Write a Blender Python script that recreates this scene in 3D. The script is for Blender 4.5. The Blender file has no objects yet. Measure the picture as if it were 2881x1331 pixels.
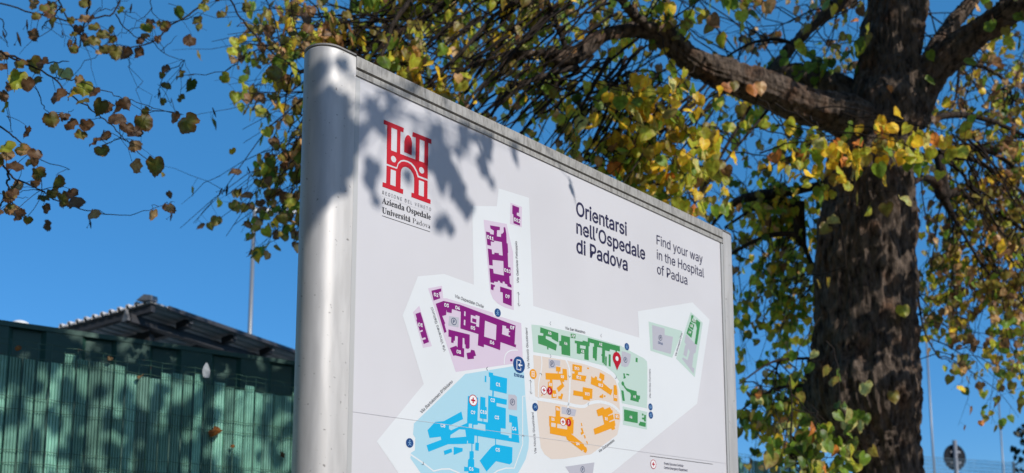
import bpy, math, random, os
from mathutils import Vector, Matrix, noise
from mathutils.geometry import tessellate_polygon
random.seed(11)
R = math.radians
S = bpy.context.scene
COL = S.collection

# ------------------------------------------------------------------ camera
PITCH = 7.3
LENS = 32.05
F_PX = 2881 * LENS / 36.0
PPY = 1245.0                       # the lens is shifted up: the optical axis meets the picture low
FH = F_PX / math.cos(math.radians(PITCH))
CAM = Vector((0, 0, 1.6))
cd = bpy.data.cameras.new('camera')
cam = bpy.data.objects.new('camera', cd); COL.objects.link(cam)
cam.location = CAM; cam.rotation_euler = (R(90 + PITCH), 0, 0)
cd.lens = LENS; cd.shift_y = (PPY - 665.5) / 2881; cd.sensor_width = 36; cd.clip_end = 2000; cd.clip_start = 0.05
cd.dof.use_dof = True; cd.dof.focus_distance = 1.95; cd.dof.aperture_fstop = 4.4
S.camera = cam
# ------------------------------------------------------------------ sky and sun
SUN_EL, SUN_AZ = R(33), R(132)
SUN = Vector((math.sin(SUN_AZ) * math.cos(SUN_EL), math.cos(SUN_AZ) * math.cos(SUN_EL), math.sin(SUN_EL)))
w = bpy.data.worlds.new('World'); S.world = w; w.use_nodes = True
nt = w.node_tree; nt.nodes.clear()
sky = nt.nodes.new('ShaderNodeTexSky'); sky.sky_type = 'NISHITA'; sky.sun_disc = False
sky.sun_elevation = SUN_EL; sky.sun_rotation = SUN_AZ
sky.air_density = 0.75; sky.dust_density = 0.8; sky.ozone_density = 7.0; sky.altitude = 0
bg = nt.nodes.new('ShaderNodeBackground'); bg.inputs[1].default_value = 0.15
wo = nt.nodes.new('ShaderNodeOutputWorld')
hs = nt.nodes.new('ShaderNodeHueSaturation'); hs.inputs['Saturation'].default_value = 1.15
mxs = nt.nodes.new('ShaderNodeMix'); mxs.data_type = 'RGBA'; mxs.inputs['Factor'].default_value = 0.4; mxs.inputs[7].default_value = (0.48, 2.4, 4.95, 1)   # evens out the clear sky
nt.links.new(sky.outputs[0], hs.inputs['Color']); nt.links.new(hs.outputs[0], mxs.inputs[6]); nt.links.new(mxs.outputs[2], bg.inputs[0]); nt.links.new(bg.outputs[0], wo.inputs[0])
ld = bpy.data.lights.new('sun', 'SUN'); ld.energy = 3.6; ld.angle = R(0.53); ld.color = (1.0, 0.95, 0.88)
lo = bpy.data.objects.new('sun', ld); COL.objects.link(lo)
lo.rotation_euler = SUN.to_track_quat('Z', 'Y').to_euler()
S.view_settings.view_transform = 'Standard'; S.view_settings.look = 'None'
S.view_settings.exposure = 0.0; S.view_settings.gamma = 1.0
S.cycles.transparent_max_bounces = 8; S.cycles.max_bounces = 6

# ------------------------------------------------------------------ helpers
cp, sp = math.cos(R(PITCH)), math.sin(R(PITCH))
def ray(x, y):
    """direction of the view ray through photo pixel (x, y)"""
    cx, cy = x - 1440.5, PPY - y
    return Vector((cx, F_PX * cp - cy * sp, cy * cp + F_PX * sp)).normalized()
def at(x, y, Y):
    d = ray(x, y); return CAM + d * (Y / d.y)
def at_z(x, y, z):
    d = ray(x, y); return CAM + d * ((z - CAM.z) / d.z)
def at_plane(x, y, p, n):
    d = ray(x, y); return CAM + d * ((p - CAM).dot(n) / d.dot(n))
def proj(p):
    q = p - CAM
    f = q.y * cp + q.z * sp; u = -q.y * sp + q.z * cp
    if f <= 0.01: return None
    return 1440.5 + q.x / f * F_PX, PPY - u / f * F_PX
def seen(p, m=60):
    q = proj(p)
    return q is not None and -m < q[0] < 2881 + m and -m < q[1] < 1331 + m
def lin(c):
    return tuple((v / 255 / 12.92) if v / 255 <= 0.04045 else ((v / 255 + 0.055) / 1.055) ** 2.4 for v in c)

def mat(name, col, rough=0.6, metal=0.0, bump=None, mottle=None, spec=0.5, dirt=None):
    m = bpy.data.materials.new(name); m.use_nodes = True
    t = m.node_tree; b = t.nodes['Principled BSDF']
    b.inputs['Base Color'].default_value = (*col, 1); b.inputs['Roughness'].default_value = rough
    b.inputs['Metallic'].default_value = metal; b.inputs['Specular IOR Level'].default_value = spec
    tc = t.nodes.new('ShaderNodeTexCoord')
    if mottle:
        sc, col2, lo_, hi_ = mottle
        n = t.nodes.new('ShaderNodeTexNoise'); n.inputs['Scale'].default_value = sc; n.inputs['Detail'].default_value = 6
        r = t.nodes.new('ShaderNodeValToRGB'); r.color_ramp.elements[0].position = lo_; r.color_ramp.elements[1].position = hi_
        r.color_ramp.elements[0].color = (*col, 1); r.color_ramp.elements[1].color = (*col2, 1)
        t.links.new(tc.outputs['Object'], n.inputs['Vector']); t.links.new(n.outputs['Fac'], r.inputs[0])
        t.links.new(r.outputs[0], b.inputs['Base Color'])
    if bump:
        sc, st = bump
        n2 = t.nodes.new('ShaderNodeTexNoise'); n2.inputs['Scale'].default_value = sc; n2.inputs['Detail'].default_value = 8
        bp = t.nodes.new('ShaderNodeBump'); bp.inputs['Strength'].default_value = st; bp.inputs['Distance'].default_value = 0.01
        t.links.new(tc.outputs['Object'], n2.inputs['Vector']); t.links.new(n2.outputs['Fac'], bp.inputs['Height'])
        t.links.new(bp.outputs[0], b.inputs['Normal'])
    return m

class MB:
    """collects geometry for one mesh object"""
    def __init__(s): s.v = []; s.f = []; s.m = []; s.sm = []
    def add(s, vs, fs, mi=0, smooth=False):
        o = len(s.v); s.v += [tuple(v) for v in vs]
        for f in fs: s.f.append(tuple(i + o for i in f)); s.m.append(mi); s.sm.append(smooth)
    def box(s, c, ax, ay, az, mi=0):
        """c centre, ax ay az half-axis vectors"""
        c, ax, ay, az = Vector(c), Vector(ax), Vector(ay), Vector(az)
        vs = [c + ax * i + ay * j + az * k for i in (-1, 1) for j in (-1, 1) for k in (-1, 1)]
        s.add(vs, [(0, 1, 3, 2), (4, 6, 7, 5), (0, 4, 5, 1), (2, 3, 7, 6), (0, 2, 6, 4), (1, 5, 7, 3)], mi)
    def bar(s, a, b, wx, wz, mi=0, up=(0, 0, 1)):
        a, b = Vector(a), Vector(b); d = (b - a); l = d.length; d.normalize()
        sd = d.cross(Vector(up)).normalized(); u = sd.cross(d).normalized()
        s.box((a + b) / 2, d * l / 2, sd * wx / 2, u * wz / 2, mi)
    def tube(s, pts, rad, n=6, mi=0, cap=True, smooth=True):
        pts = [Vector(p) for p in pts]
        if not hasattr(rad, '__len__'): rad = [rad] * len(pts)
        vs = []; prev = None
        for i, p in enumerate(pts):
            d = (pts[min(i + 1, len(pts) - 1)] - pts[max(i - 1, 0)])
            if d.length < 1e-9: d = Vector((0, 0, 1))
            d.normalize()
            if prev is None:
                a = d.orthogonal().normalized()
            else:
                a = (prev - d * prev.dot(d))
                a = a.normalized() if a.length > 1e-6 else d.orthogonal().normalized()
            prev = a; b = d.cross(a)
            for k in range(n):
                th = 2 * math.pi * k / n
                vs.append(p + (a * math.cos(th) + b * math.sin(th)) * rad[i])
        fs = [(i * n + k, i * n + (k + 1) % n, (i + 1) * n + (k + 1) % n, (i + 1) * n + k) for i in range(len(pts) - 1) for k in range(n)]
        if cap: fs += [tuple(range(n))[::-1], tuple((len(pts) - 1) * n + k for k in range(n))]
        s.add(vs, fs, mi, smooth)
    def prism(s, prof, a, b, ox, oz, mi=0, smooth=False):
        """closed 2-d profile [(p,q)] spanned by ox, oz, swept from a to b"""
        a, b, ox, oz = Vector(a), Vector(b), Vector(ox), Vector(oz)
        n = len(prof)
        vs = [a + ox * p + oz * q for p, q in prof] + [b + ox * p + oz * q for p, q in prof]
        s.add(vs, [(k, (k + 1) % n, n + (k + 1) % n, n + k) for k in range(n)], mi, smooth)
        tri = tessellate_polygon([[Vector((p, q, 0)) for p, q in prof]])
        s.add(vs, [tuple(t) for t in tri] + [tuple(i + n for i in t)[::-1] for t in tri], mi, False)
    def build(s, name, mats, parent=None):
        me = bpy.data.meshes.new(name); me.from_pydata(s.v, [], s.f)
        if not isinstance(mats, (list, tuple)): mats = [mats]
        for m in mats: me.materials.append(m)
        me.polygons.foreach_set('material_index', s.m); me.polygons.foreach_set('use_smooth', s.sm)
        me.update()
        o = bpy.data.objects.new(name, me); COL.objects.link(o)
        if parent is not None:
            o.parent = parent; o.matrix_parent_inverse = Matrix.Translation(-world_loc(parent))
        return o
def world_loc(o):
    l = Vector(o.location)
    return l if o.parent is None else Vector((0, 0, 0)) if o.type == 'MESH' and o.parent is None else (l + (Vector((0, 0, 0))))
# meshes are written in world coordinates: a mesh parent sits at the origin, an Empty at its base
def build(mb, name, mats, parent=None):
    o = mb.build(name, mats)
    if parent is not None:
        o.parent = parent
        base = parent
        off = Vector((0, 0, 0))
        while base is not None:
            off += Vector(base.location); base = base.parent
        o.location = -off
    return o
def tag(o, label=None, cat=None, group=None, kind=None):
    if label: o['label'] = label
    if cat: o['category'] = cat
    if group: o['group'] = group
    if kind: o['kind'] = kind
    return o
def thing(name, loc, label, cat, group=None):
    o = bpy.data.objects.new(name, None); COL.objects.link(o); o.location = loc
    o.empty_display_size = 0.2
    return tag(o, label, cat, group)
def smooth_line(pts, n=6):
    """Catmull-Rom through points"""
    out = []
    P = [pts[0]] + list(pts) + [pts[-1]]
    for i in range(1, len(P) - 2):
        for k in range(n):
            t = k / n
            a, b, c, d = P[i - 1], P[i], P[i + 1], P[i + 2]
            out.append(0.5 * ((2 * b) + (c - a) * t + (2 * a - 5 * b + 4 * c - d) * t * t + (3 * b - a - 3 * c + d) * t ** 3))
    out.append(pts[-1]); return out

# ------------------------------------------------------------------ ground
mg = mat('paving', (0.30, 0.255, 0.205), 0.9, bump=(60, 0.5), mottle=(0.6, (0.38, 0.33, 0.27), 0.35, 0.7))
g = MB(); g.add([(-600, -600, 0), (600, -600, 0), (600, 900, 0), (-600, 900, 0)], [(0, 1, 2, 3)])
tag(g.build('ground', mg), 'pale paved ground around the sign and the trees', 'ground', kind='structure')

# ------------------------------------------------------------------ directions of the board and of the fence
YAW = R(44.4)
U = Vector((math.sin(YAW), math.cos(YAW), 0)); N = Vector((math.cos(YAW), -math.sin(YAW), 0)); Z = Vector((0, 0, 1))
W = 1.3; D0 = 1.2818 * W
L0 = Vector((-0.1777 * D0, D0, 0))          # foot of the printed panel's left edge
def pan(x, y):
    p = at_plane(x, y, L0, N) - L0
    return p.dot(U), p.z
def bp(a, b, h=0.0): return L0 + U * a + Z * b + N * h

# ------------------------------------------------------------------ the sign
def alu(name, c=(0.60, 0.585, 0.57), metal=0.42, rough=0.58, streak=True):
    m = bpy.data.materials.new(name); m.use_nodes = True
    t = m.node_tree; b = t.nodes['Principled BSDF']
    tc = t.nodes.new('ShaderNodeTexCoord')
    n = t.nodes.new('ShaderNodeTexNoise'); n.inputs['Scale'].default_value = 9; n.inputs['Detail'].default_value = 7
    mp = t.nodes.new('ShaderNodeMapping'); mp.inputs['Scale'].default_value = (6, 6, 0.9)
    r = t.nodes.new('ShaderNodeValToRGB'); r.color_ramp.elements[0].position = 0.38; r.color_ramp.elements[1].position = 0.6
    r.color_ramp.elements[0].color = (*[v * 0.86 for v in c], 1); r.color_ramp.elements[1].color = (*c, 1)
    n2 = t.nodes.new('ShaderNodeTexNoise'); n2.inputs['Scale'].default_value = 110; n2.inputs['Detail'].default_value = 2
    r2 = t.nodes.new('ShaderNodeValToRGB'); r2.color_ramp.elements[0].position = 0.26; r2.color_ramp.elements[1].position = 0.31
    r2.color_ramp.elements[0].color = (0.25, 0.24, 0.23, 1); r2.color_ramp.elements[1].color = (1, 1, 1, 1)
    mx = t.nodes.new('ShaderNodeMix'); mx.data_type = 'RGBA'; mx.blend_type = 'MULTIPLY'; mx.inputs['Factor'].default_value = 0.7
    t.links.new(tc.outputs['Object'], mp.inputs[0]); t.links.new(mp.outputs[0], n.inputs['Vector'])
    t.links.new(n.outputs['Fac'], r.inputs[0]); t.links.new(tc.outputs['Object'], n2.inputs['Vector']); t.links.new(n2.outputs['Fac'], r2.inputs[0])
    t.links.new(r.outputs[0], mx.inputs[6]); t.links.new(r2.outputs[0], mx.inputs[7]); t.links.new(mx.outputs[2], b.inputs['Base Color'])
    b.inputs['Metallic'].default_value = metal; b.inputs['Roughness'].default_value = rough
    return m
def grimy(name, c, d, zs=0.6):
    """painted rail with dark run-off dirt"""
    m = bpy.data.materials.new(name); m.use_nodes = True
    t = m.node_tree; b = t.nodes['Principled BSDF']; b.inputs['Roughness'].default_value = 0.55
    tc = t.nodes.new('ShaderNodeTexCoord'); mp = t.nodes.new('ShaderNodeMapping'); mp.inputs['Scale'].default_value = (40, 40, 9)
    n = t.nodes.new('ShaderNodeTexNoise'); n.inputs['Scale'].default_value = 3.2; n.inputs['Detail'].default_value = 9; n.inputs['Roughness'].default_value = 0.7
    r = t.nodes.new('ShaderNodeValToRGB'); r.color_ramp.elements[0].position = 0.30; r.color_ramp.elements[1].position = 0.56
    r.color_ramp.elements[0].color = (*d, 1); r.color_ramp.elements[1].color = (*c, 1)
    t.links.new(tc.outputs['Object'], mp.inputs[0]); t.links.new(mp.outputs[0], n.inputs['Vector']); t.links.new(n.outputs['Fac'], r.inputs[0]); t.links.new(r.outputs[0], b.inputs['Base Color'])
    return m
M_post = alu('satin_aluminium')
M_rail = grimy('weathered_rail', (0.40, 0.39, 0.37), (0.17, 0.16, 0.145))
M_cap = mat('cap_grey', (0.16, 0.155, 0.15), 0.6, mottle=(50, (0.26, 0.25, 0.24), 0.4, 0.6))
M_trim = mat('frame_trim', (0.52, 0.52, 0.51), 0.45, 0.2)
M_gap = mat('dark_joint', (0.02, 0.02, 0.02), 0.8)
GK = 1.0
def ink(name, c): return mat(name, tuple(min(0.9, v * GK) for v in lin(c)), 0.42, spec=0.35)

ZT = pan(1000.7, 160)[1]                      # top of the sign
a_tl, b_tl = pan(1011, 218)
a_tr, b_tr = pan(2025, 681.5)
BT = (b_tl + b_tr) / 2                        # top of the printed panel
PR = 0.0446; FL = 0.035; ST = 0.0115            # post radius, flat part of the post, trim strip
sign = thing('map_sign', L0 + U * (W / 2), 'tall white hospital map board with rounded aluminium posts, facing right under the trees', 'sign')
def post_profile(sgn):
    """profile in (along U, along N), flat side towards the panel"""
    pr = [(0, 0), (0, -2 * PR)] if sgn < 0 else [(0, -2 * PR), (0, 0)]
    arc = []
    for k in range(0, 25):
        th = math.pi * k / 24
        arc.append((sgn * (FL + PR * math.sin(th)), -PR + PR * math.cos(th)))
    return [(0, 0)] + arc + [(0, -2 * PR)]
H0 = 0.004                                    # the frame stands 4 mm proud of the panel
for sgn, a0 in ((-1, -ST), (1, W + ST)):
    m = MB(); prof = post_profile(sgn); n = len(prof)
    zs = [0.0, ZT - 0.004, ZT]
    rings = [[bp(a0 + p, z, H0 + q) for p, q in prof] for z in zs[:2]]
    c0 = (sgn * FL / 2, -PR)
    rings.append([bp(a0 + c0[0] + (p - c0[0]) * 0.965, ZT, H0 + c0[1] + (q - c0[1]) * 0.93) for p, q in prof])
    for i in range(2):
        m.add(rings[i] + rings[i + 1], [(k, (k + 1) % n, n + (k + 1) % n, n + k) for k in range(n - 1)], 0, True)
        m.add([rings[i][-1], rings[i][0], rings[i + 1][0], rings[i + 1][-1]], [(0, 1, 2, 3)], 0)
    m.add(rings[2], [tuple(range(n))], 0)
    po = build(m, 'post', M_post, sign)
    cm = MB(); lo_r = [bp(a0 + c0[0] + (p - c0[0]) * 1.006, ZT + 0.0006, H0 + c0[1] + (q - c0[1]) * 1.01) for p, q in prof]; hi_r = [v + Z * 0.003 for v in lo_r]
    cm.add(lo_r + hi_r, [(k, (k + 1) % n, n + (k + 1) % n, n + k) for k in range(n)] + [tuple(range(n))[::-1], tuple(range(n, 2 * n))], 0)
    build(cm, 'end_cap', M_cap, po)
    bm_ = MB(); bm_.box(bp(a0 + sgn * 0.035, 0.006, -PR), U * 0.085, N * 0.07, Z * 0.006)
    build(bm_, 'base_plate', M_post, po)
RB = 0.0175                                   # visible height of the upper rail
gz = pan(1000.7, 194)[1]                      # groove between the rail's two bands
m = MB(); m.box(bp(W / 2, (ZT + gz) / 2 + 0.001, H0 - PR + 0.001), U * (W / 2 + ST - 0.0005), N * PR, Z * ((ZT - gz) / 2 - 0.001))
build(m, 'top_rail', M_rail, sign)
m = MB()
m.box(bp(W / 2, (gz + BT) / 2 - 0.0012, H0 - PR), U * (W / 2 + ST - 0.0005), N * (PR - 0.001), Z * ((gz - BT) / 2 - 0.0012))
m.box(bp(W / 2, gz, H0 - 0.02), U * (W / 2), N * 0.012, Z * 0.004, 2)
BB = 0.35
for a in (-ST / 2, W + ST / 2):
    m.box(bp(a, (BT + BB) / 2 - 0.002, H0 - PR), U * (ST / 2 - 0.0006), N * (PR - 0.0005), Z * ((BT - BB) / 2 - 0.002), 1)
m.box(bp(W / 2, BB - 0.02, H0 - PR), U * (W / 2 + ST - 0.001), N * (PR - 0.001), Z * 0.018, 1)
build(m, 'panel_frame', [M_rail, M_trim, M_gap], sign)
def print_face(name, c):
    l = lin(c); return mat(name, tuple(v * 0.94 for v in l), 0.38, spec=0.4, mottle=(3.5, l, 0.3, 0.62), bump=(2.5, 0.05))
M_panel = print_face('panel_white', (211, 210, 214))
m = MB(); m.box(bp(W / 2, (BT + BB) / 2, -0.03), U * W / 2, N * 0.03, Z * ((BT - BB) / 2))
panel = build(m, 'panel', M_panel, sign)

# ---- print
C1 = (800, 100, 700 / 1388); C2 = (1480, 500, 600 / 1785); C3 = (1040, 740, 480 / 1785); C4 = (1000, 1000, 520 / 1869)
C5 = (1460, 880, 420 / 2082); C6 = (1460, 1080, 420 / 1991); C7 = (1700, 820, 380 / 885); C8 = (1280, 520, 280 / 877)
C9 = (1040, 420, 220 / 1007); C10 = (1780, 1240, 300 / 2576)
def Q(c, p): return (c[0] + p[0] * c[2], c[1] + p[1] * c[2])
INKS = dict(map=(222, 226, 229), lilac=(209, 194, 211), purple=(126, 16, 114), lblue=(168, 207, 222), blue=(18, 172, 220),
            lgreen=(186, 208, 199), green=(62, 138, 80), orange=(228, 154, 28), beige=(216, 203, 192), grey=(181, 181, 191),
            navy=(30, 72, 128), red=(178, 20, 40), white=(232, 234, 236), text=(44, 42, 74), street=(104, 104, 110),
            panel=(209, 208, 213), seam=(204, 203, 207), black=(38, 36, 40), sky=(150, 190, 225), logored=(192, 16, 36), dots=(165, 163, 166), pgrey=(52, 70, 104))
KEYS = list(INKS); MATS = [ink('ink_' + k, v) for k, v in INKS.items()]
MATS[KEYS.index('panel')] = M_panel
MATS[KEYS.index('map')] = print_face('ink_map', INKS['map'])
class Print:
    def __init__(s): s.mb = MB(); s.h = {}
    def ab(s, pts, colr, layer):
        h = 0.0002 + 0.0001 * layer
        pts = [(max(0.001, min(W - 0.001, a)), min(BT - 0.001, b)) for a, b in pts]
        tri = tessellate_polygon([[Vector((a, b, 0)) for a, b in pts]])
        s.mb.add([bp(a, b, h) for a, b in pts], [tuple(t) for t in tri], KEYS.index(colr))
    def poly(s, c, pts, colr, layer): s.ab([pan(*Q(c, p)) for p in pts], colr, layer)
    def polyx(s, segs, colr, layer):
        s.ab([pan(*Q(c, p)) for c, pts in segs for p in pts], colr, layer)
    def line(s, c, pts, wpx, colr, layer, smooth=False):
        P = [Vector(pan(*Q(c, p))) for p in pts]
        if smooth: P = smooth_line(P, 6)
        x0 = pan(*Q(c, pts[0])); x1 = pan(*Q(c, (pts[0][0], pts[0][1] + wpx))); w_ = abs(x1[1] - x0[1]) / 2
        l, r = [], []
        for i, p in enumerate(P):
            d = P[min(i + 1, len(P) - 1)] - P[max(i - 1, 0)]; d.normalize()
            nn = Vector((-d.y, d.x)) * w_; l.append(p + nn); r.append(p - nn)
        h = 0.0002 + 0.0001 * layer; n = len(P)
        s.mb.add([bp(q.x, q.y, h) for q in l + r], [(i, i + 1, n + i + 1, n + i) for i in range(n - 1)], KEYS.index(colr))
    def out(s, name):
        if s.mb.v: build(s.mb, name, MATS, panel)
        s.mb = MB()
    def rad(s, c, p, r): return abs(pan(*Q(c, p))[1] - pan(*Q(c, (p[0], p[1] - r)))[1])
    def disc(s, c, p, r, colr, layer, rin=0):
        a, b = pan(*Q(c, p)); rr = s.rad(c, p, r); h = 0.0002 + 0.0001 * layer; n = 32
        o = [bp(a + rr * math.cos(t * 2 * math.pi / n), b + rr * math.sin(t * 2 * math.pi / n), h) for t in range(n)]
        if not rin: s.mb.add(o, [tuple(range(n))], KEYS.index(colr)); return
        ri = rr * rin
        i_ = [bp(a + ri * math.cos(t * 2 * math.pi / n), b + ri * math.sin(t * 2 * math.pi / n), h) for t in range(n)]
        s.mb.add(o + i_, [(k, (k + 1) % n, n + (k + 1) % n, n + k) for k in range(n)], KEYS.index(colr))
    def glyphs(s, txt, font, off):
        cu = bpy.data.curves.new('t', 'FONT'); cu.body = txt; cu.size = 1.0; cu.resolution_u = 3
        if font: cu.font = font
        cu.offset = off
        o = bpy.data.objects.new('t', cu); COL.objects.link(o)
        dg = bpy.context.evaluated_depsgraph_get(); e = o.evaluated_get(dg); me = e.to_mesh()
        v = [(q.co.x, q.co.y) for q in me.vertices]; f = [tuple(p.vertices) for p in me.polygons]
        e.to_mesh_clear(); bpy.data.objects.remove(o); bpy.data.curves.remove(cu)
        return v, f
    def text(s, c, p0, p1, txt, colr, layer=6, font=None, off=0.0, ys=1.0, level=True, space=None):
        """ink runs from p0 to p1 on the baseline; height follows the font's own proportions times ys"""
        a0, b0 = pan(*Q(c, p0)); a1, b1 = pan(*Q(c, p1))
        if level: b0 = b1 = (b0 + b1) / 2
        v, f = s.glyphs(txt, font, off)
        x0 = min(q[0] for q in v); x1 = max(q[0] for q in v)
        d = Vector((a1 - a0, b1 - b0)); k = d.length / (x1 - x0); d.normalize(); nrm = Vector((-d.y, d.x))
        h = 0.0002 + 0.0001 * layer
        pts = [Vector((a0, b0)) + d * ((x - x0) * k) + nrm * (y * k * ys) for x, y in v]
        s.mb.add([bp(q.x, q.y, h) for q in pts], f, KEYS.index(colr))
    def mark(s, c, p, hpx, txt, colr, layer=6, font=None, off=0.0, xs=1.0):
        """text centred on p, hpx cap height in crop pixels"""
        a, b = pan(*Q(c, p)); hh = s.rad(c, p, hpx)
        v, f = s.glyphs(txt, font, off)
        x0 = min(q[0] for q in v); x1 = max(q[0] for q in v); y0 = min(q[1] for q in v); y1 = max(q[1] for q in v)
        k = hh / (y1 - y0); h = 0.0002 + 0.0001 * layer
        s.mb.add([bp(a + (x - (x0 + x1) / 2) * k * xs, b + (y - (y0 + y1) / 2) * k, h) for x, y in v], f, KEYS.index(colr))
def font_load(n):
    try:
        return bpy.data.fonts.load(os.path.join(bpy.utils.system_resource('DATAFILES', path='fonts'), n))
    except Exception:
        return None
INTER = font_load('Inter.woff2'); MATH = font_load('NotoSansMath-Regular.woff2')
def serif(t):
    if MATH is None: return t
    o = ''
    for ch in t:
        if 'A' <= ch <= 'Z': o += chr(0x1D400 + ord(ch) - 65)
        elif 'a' <= ch <= 'z': o += chr(0x1D41A + ord(ch) - 97)
        else: o += ch
    return o
SF = MATH or INTER

# logo with its wording
pr = Print()
def arc(cx, cy, pts): return pts
LR = 'logored'
pr.poly(C1, [(555, 470), (666, 516), (664, 541), (648, 535), (646, 662), (627, 655), (629, 527), (597, 513), (595, 642), (571, 632), (573, 501), (553, 493)], LR, 2)
pr.poly(C1, [(716, 538), (820, 580), (820, 606), (803, 599), (801, 726), (780, 718), (782, 590), (755, 579), (752, 706), (731, 697), (733, 570), (713, 563)], LR, 2)
pr.poly(C1, [(668, 650), (669, 590), (674, 570), (682, 558), (691, 555), (700, 562), (707, 575), (712, 600), (710, 668)], LR, 2)
pr.poly(C9, [(220, -8), (395, 60), (585, 132), (748, 190), (747, 385), (632, 340), (612, 285), (580, 220), (540, 175), (490, 148), (440, 135), (400, 142), (365, 175), (345, 232), (218, 185)], LR, 2)
for p, r in (((306, 128), 40), ((667, 272), 40)): pr.disc(C9, p, r, 'panel', 3)
pr.poly(C9, [(217, 208), (352, 254), (372, 190), (405, 162), (442, 157), (487, 168), (530, 195), (565, 235), (598, 295), (617, 360), (746, 408), (743, 636), (784, 650), (782, 706), (536, 616), (538, 558), (570, 568), (573, 375), (560, 322), (530, 270), (495, 238), (460, 225), (430, 232), (408, 260), (400, 300), (396, 505), (432, 518), (428, 578), (163, 482), (166, 424), (212, 438)], LR, 2)
pr.poly(C9, [(270, 258), (336, 282), (332, 480), (264, 456)], 'panel', 3)
pr.poly(C9, [(633, 398), (698, 422), (695, 613), (630, 590)], 'panel', 3)
def spaced(t, k=1): return (' ' * k).join(t)
pr.text(C9, (163, 580), (788, 798), spaced('REGIONE') + '   ' + spaced('DEL') + '   ' + spaced('VENETO'), 'street', 3, INTER, 0.0, 1.22)
for i in range(48):
    q = (160 + 615 * (i + 0.1) / 48, 606 + 214 * (i + 0.1) / 48); pr.line(C9, [q, (q[0] + 5, q[1] + 1.7)], 4, 'dots', 3)
pr.text(C9, (158, 693), (786, 910), serif('Azienda Ospedale'), 'black', 3, SF, 0.004, 1.08)
pr.text(C9, (158, 818), (524, 938), serif('Università') if MATH is None else serif('Universit') + serif('a'), 'black', 3, SF, 0.004, 1.08)
pr.line(C9, [(504, 862), (516, 884)], 8, 'black', 3)
pr.text(C9, (552, 948), (782, 1028), serif('Padova'), 'black', 3, SF, -0.022, 1.05)
pr.line(C9, [(158, 856), (776, 1063)], 6, 'black', 3)
build(pr.mb, 'logo', MATS, panel)

# headings
pr = Print()
for p0, p1, t in (((419, 318), (843, 478), 'Orientarsi'), ((421, 467), (997, 685), 'nell’Ospedale'), ((421, 625), (850, 778), 'di Padova')):
    pr.text(C2, p0, p1, t, 'text', 3, INTER, 0.015, 1.04)
build(pr.mb, 'heading', MATS, panel)
pr = Print()
for p0, p1, t in (((1093, 567), (1478, 708), 'Find your way'), ((1095, 680), (1490, 838), 'in the Hospital'), ((1097, 803), (1350, 898), 'of Padua')):
    pr.text(C2, p0, p1, t, 'text', 3, INTER, 0.004, 1.04)
build(pr.mb, 'subheading', MATS, panel)

# campus map
pr = Print()
pr.polyx([(C8, [(368, 190), (385, 32), (652, 115), (690, 1068)]), (C7, [(228, 303), (220, 130), (578, 72), (690, 185), (608, 735), (60, 1180), (-180, 1375)]),
          (C4, [(900, 1600), (640, 1420), (435, 1190), (215, 870), (690, 290)]), (C3, [(540, 1190), (345, 550), (505, 140), (780, 115), (1090, 228)]), (C8, [(165, 880), (150, 185)])], 'map', 0)
# D block
pr.poly(C8, [(252, 308), (455, 345), (470, 420), (512, 600), (518, 1105), (440, 1082), (380, 1050), (335, 1005), (312, 950), (300, 850)], 'lilac', 1)
pr.poly(C8, [(488, 158), (590, 195), (588, 375), (484, 345)], 'lilac', 1)
pr.poly(C8, [(505, 178), (565, 202), (563, 248), (545, 245), (543, 268), (574, 285), (572, 360), (515, 340), (513, 262), (504, 255)], 'purple', 3)
pr.poly(C8, [(308, 357), (395, 372), (394, 400), (370, 400), (368, 455), (405, 460), (405, 432), (415, 432), (430, 415), (427, 375), (442, 375), (452, 435), (455, 515), (463, 518), (468, 598), (464, 600), (468, 725), (488, 730), (492, 800), (478, 805), (483, 870), (497, 885), (497, 908), (462, 895), (460, 880), (438, 870), (436, 855), (420, 852), (418, 870), (395, 860), (395, 848), (378, 845), (376, 858), (345, 852), (343, 866), (312, 860), (302, 736), (335, 742), (340, 780), (430, 800), (425, 672), (330, 662), (332, 712), (300, 708), (288, 562), (323, 570), (326, 610), (345, 612), (347, 598), (385, 603), (387, 618), (420, 625), (412, 505), (345, 492), (344, 505), (315, 500), (316, 538), (284, 530), (272, 412), (306, 420), (310, 435), (340, 440), (342, 405), (312, 385)], 'purple', 3)
pr.poly(C8, [(315, 873), (352, 885), (350, 900), (340, 900), (338, 930), (315, 922)], 'purple', 3)
pr.poly(C8, [(397, 897), (499, 928), (499, 1070), (422, 1040), (420, 950), (397, 943)], 'purple', 3)
pr.poly(C3, [(610, 265), (755, 238), (770, 370), (800, 368), (1290, 520), (1300, 555), (1380, 565), (1585, 630), (1603, 1040), (900, 1140)], 'lilac', 1)
pr.poly(C3, [(452, 515), (518, 448), (650, 870), (558, 888)], 'lilac', 1)
pr.poly(C3, [(478, 533), (530, 515), (552, 583), (620, 828), (565, 848), (487, 595), (494, 590)], 'purple', 3)
pr.poly(C3, [(522, 710), (553, 700), (553, 716), (527, 726)], 'lilac', 4)
pr.poly(C3, [(543, 790), (580, 778), (586, 796), (550, 808)], 'lilac', 4)
pr.poly(C3, [(645, 290), (748, 266), (748, 298), (722, 308), (737, 370), (668, 394)], 'purple', 3)
pr.poly(C3, [(690, 427), (772, 397), (940, 435), (1525, 655), (1515, 850), (1530, 855), (1528, 885), (1368, 828), (1363, 912), (1195, 852), (1193, 882), (1130, 862), (1137, 745), (948, 685), (952, 510), (860, 482), (856, 525), (807, 515), (803, 485), (799, 545), (758, 555), (790, 632), (782, 640), (803, 722), (780, 732)], 'purple', 3)
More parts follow.
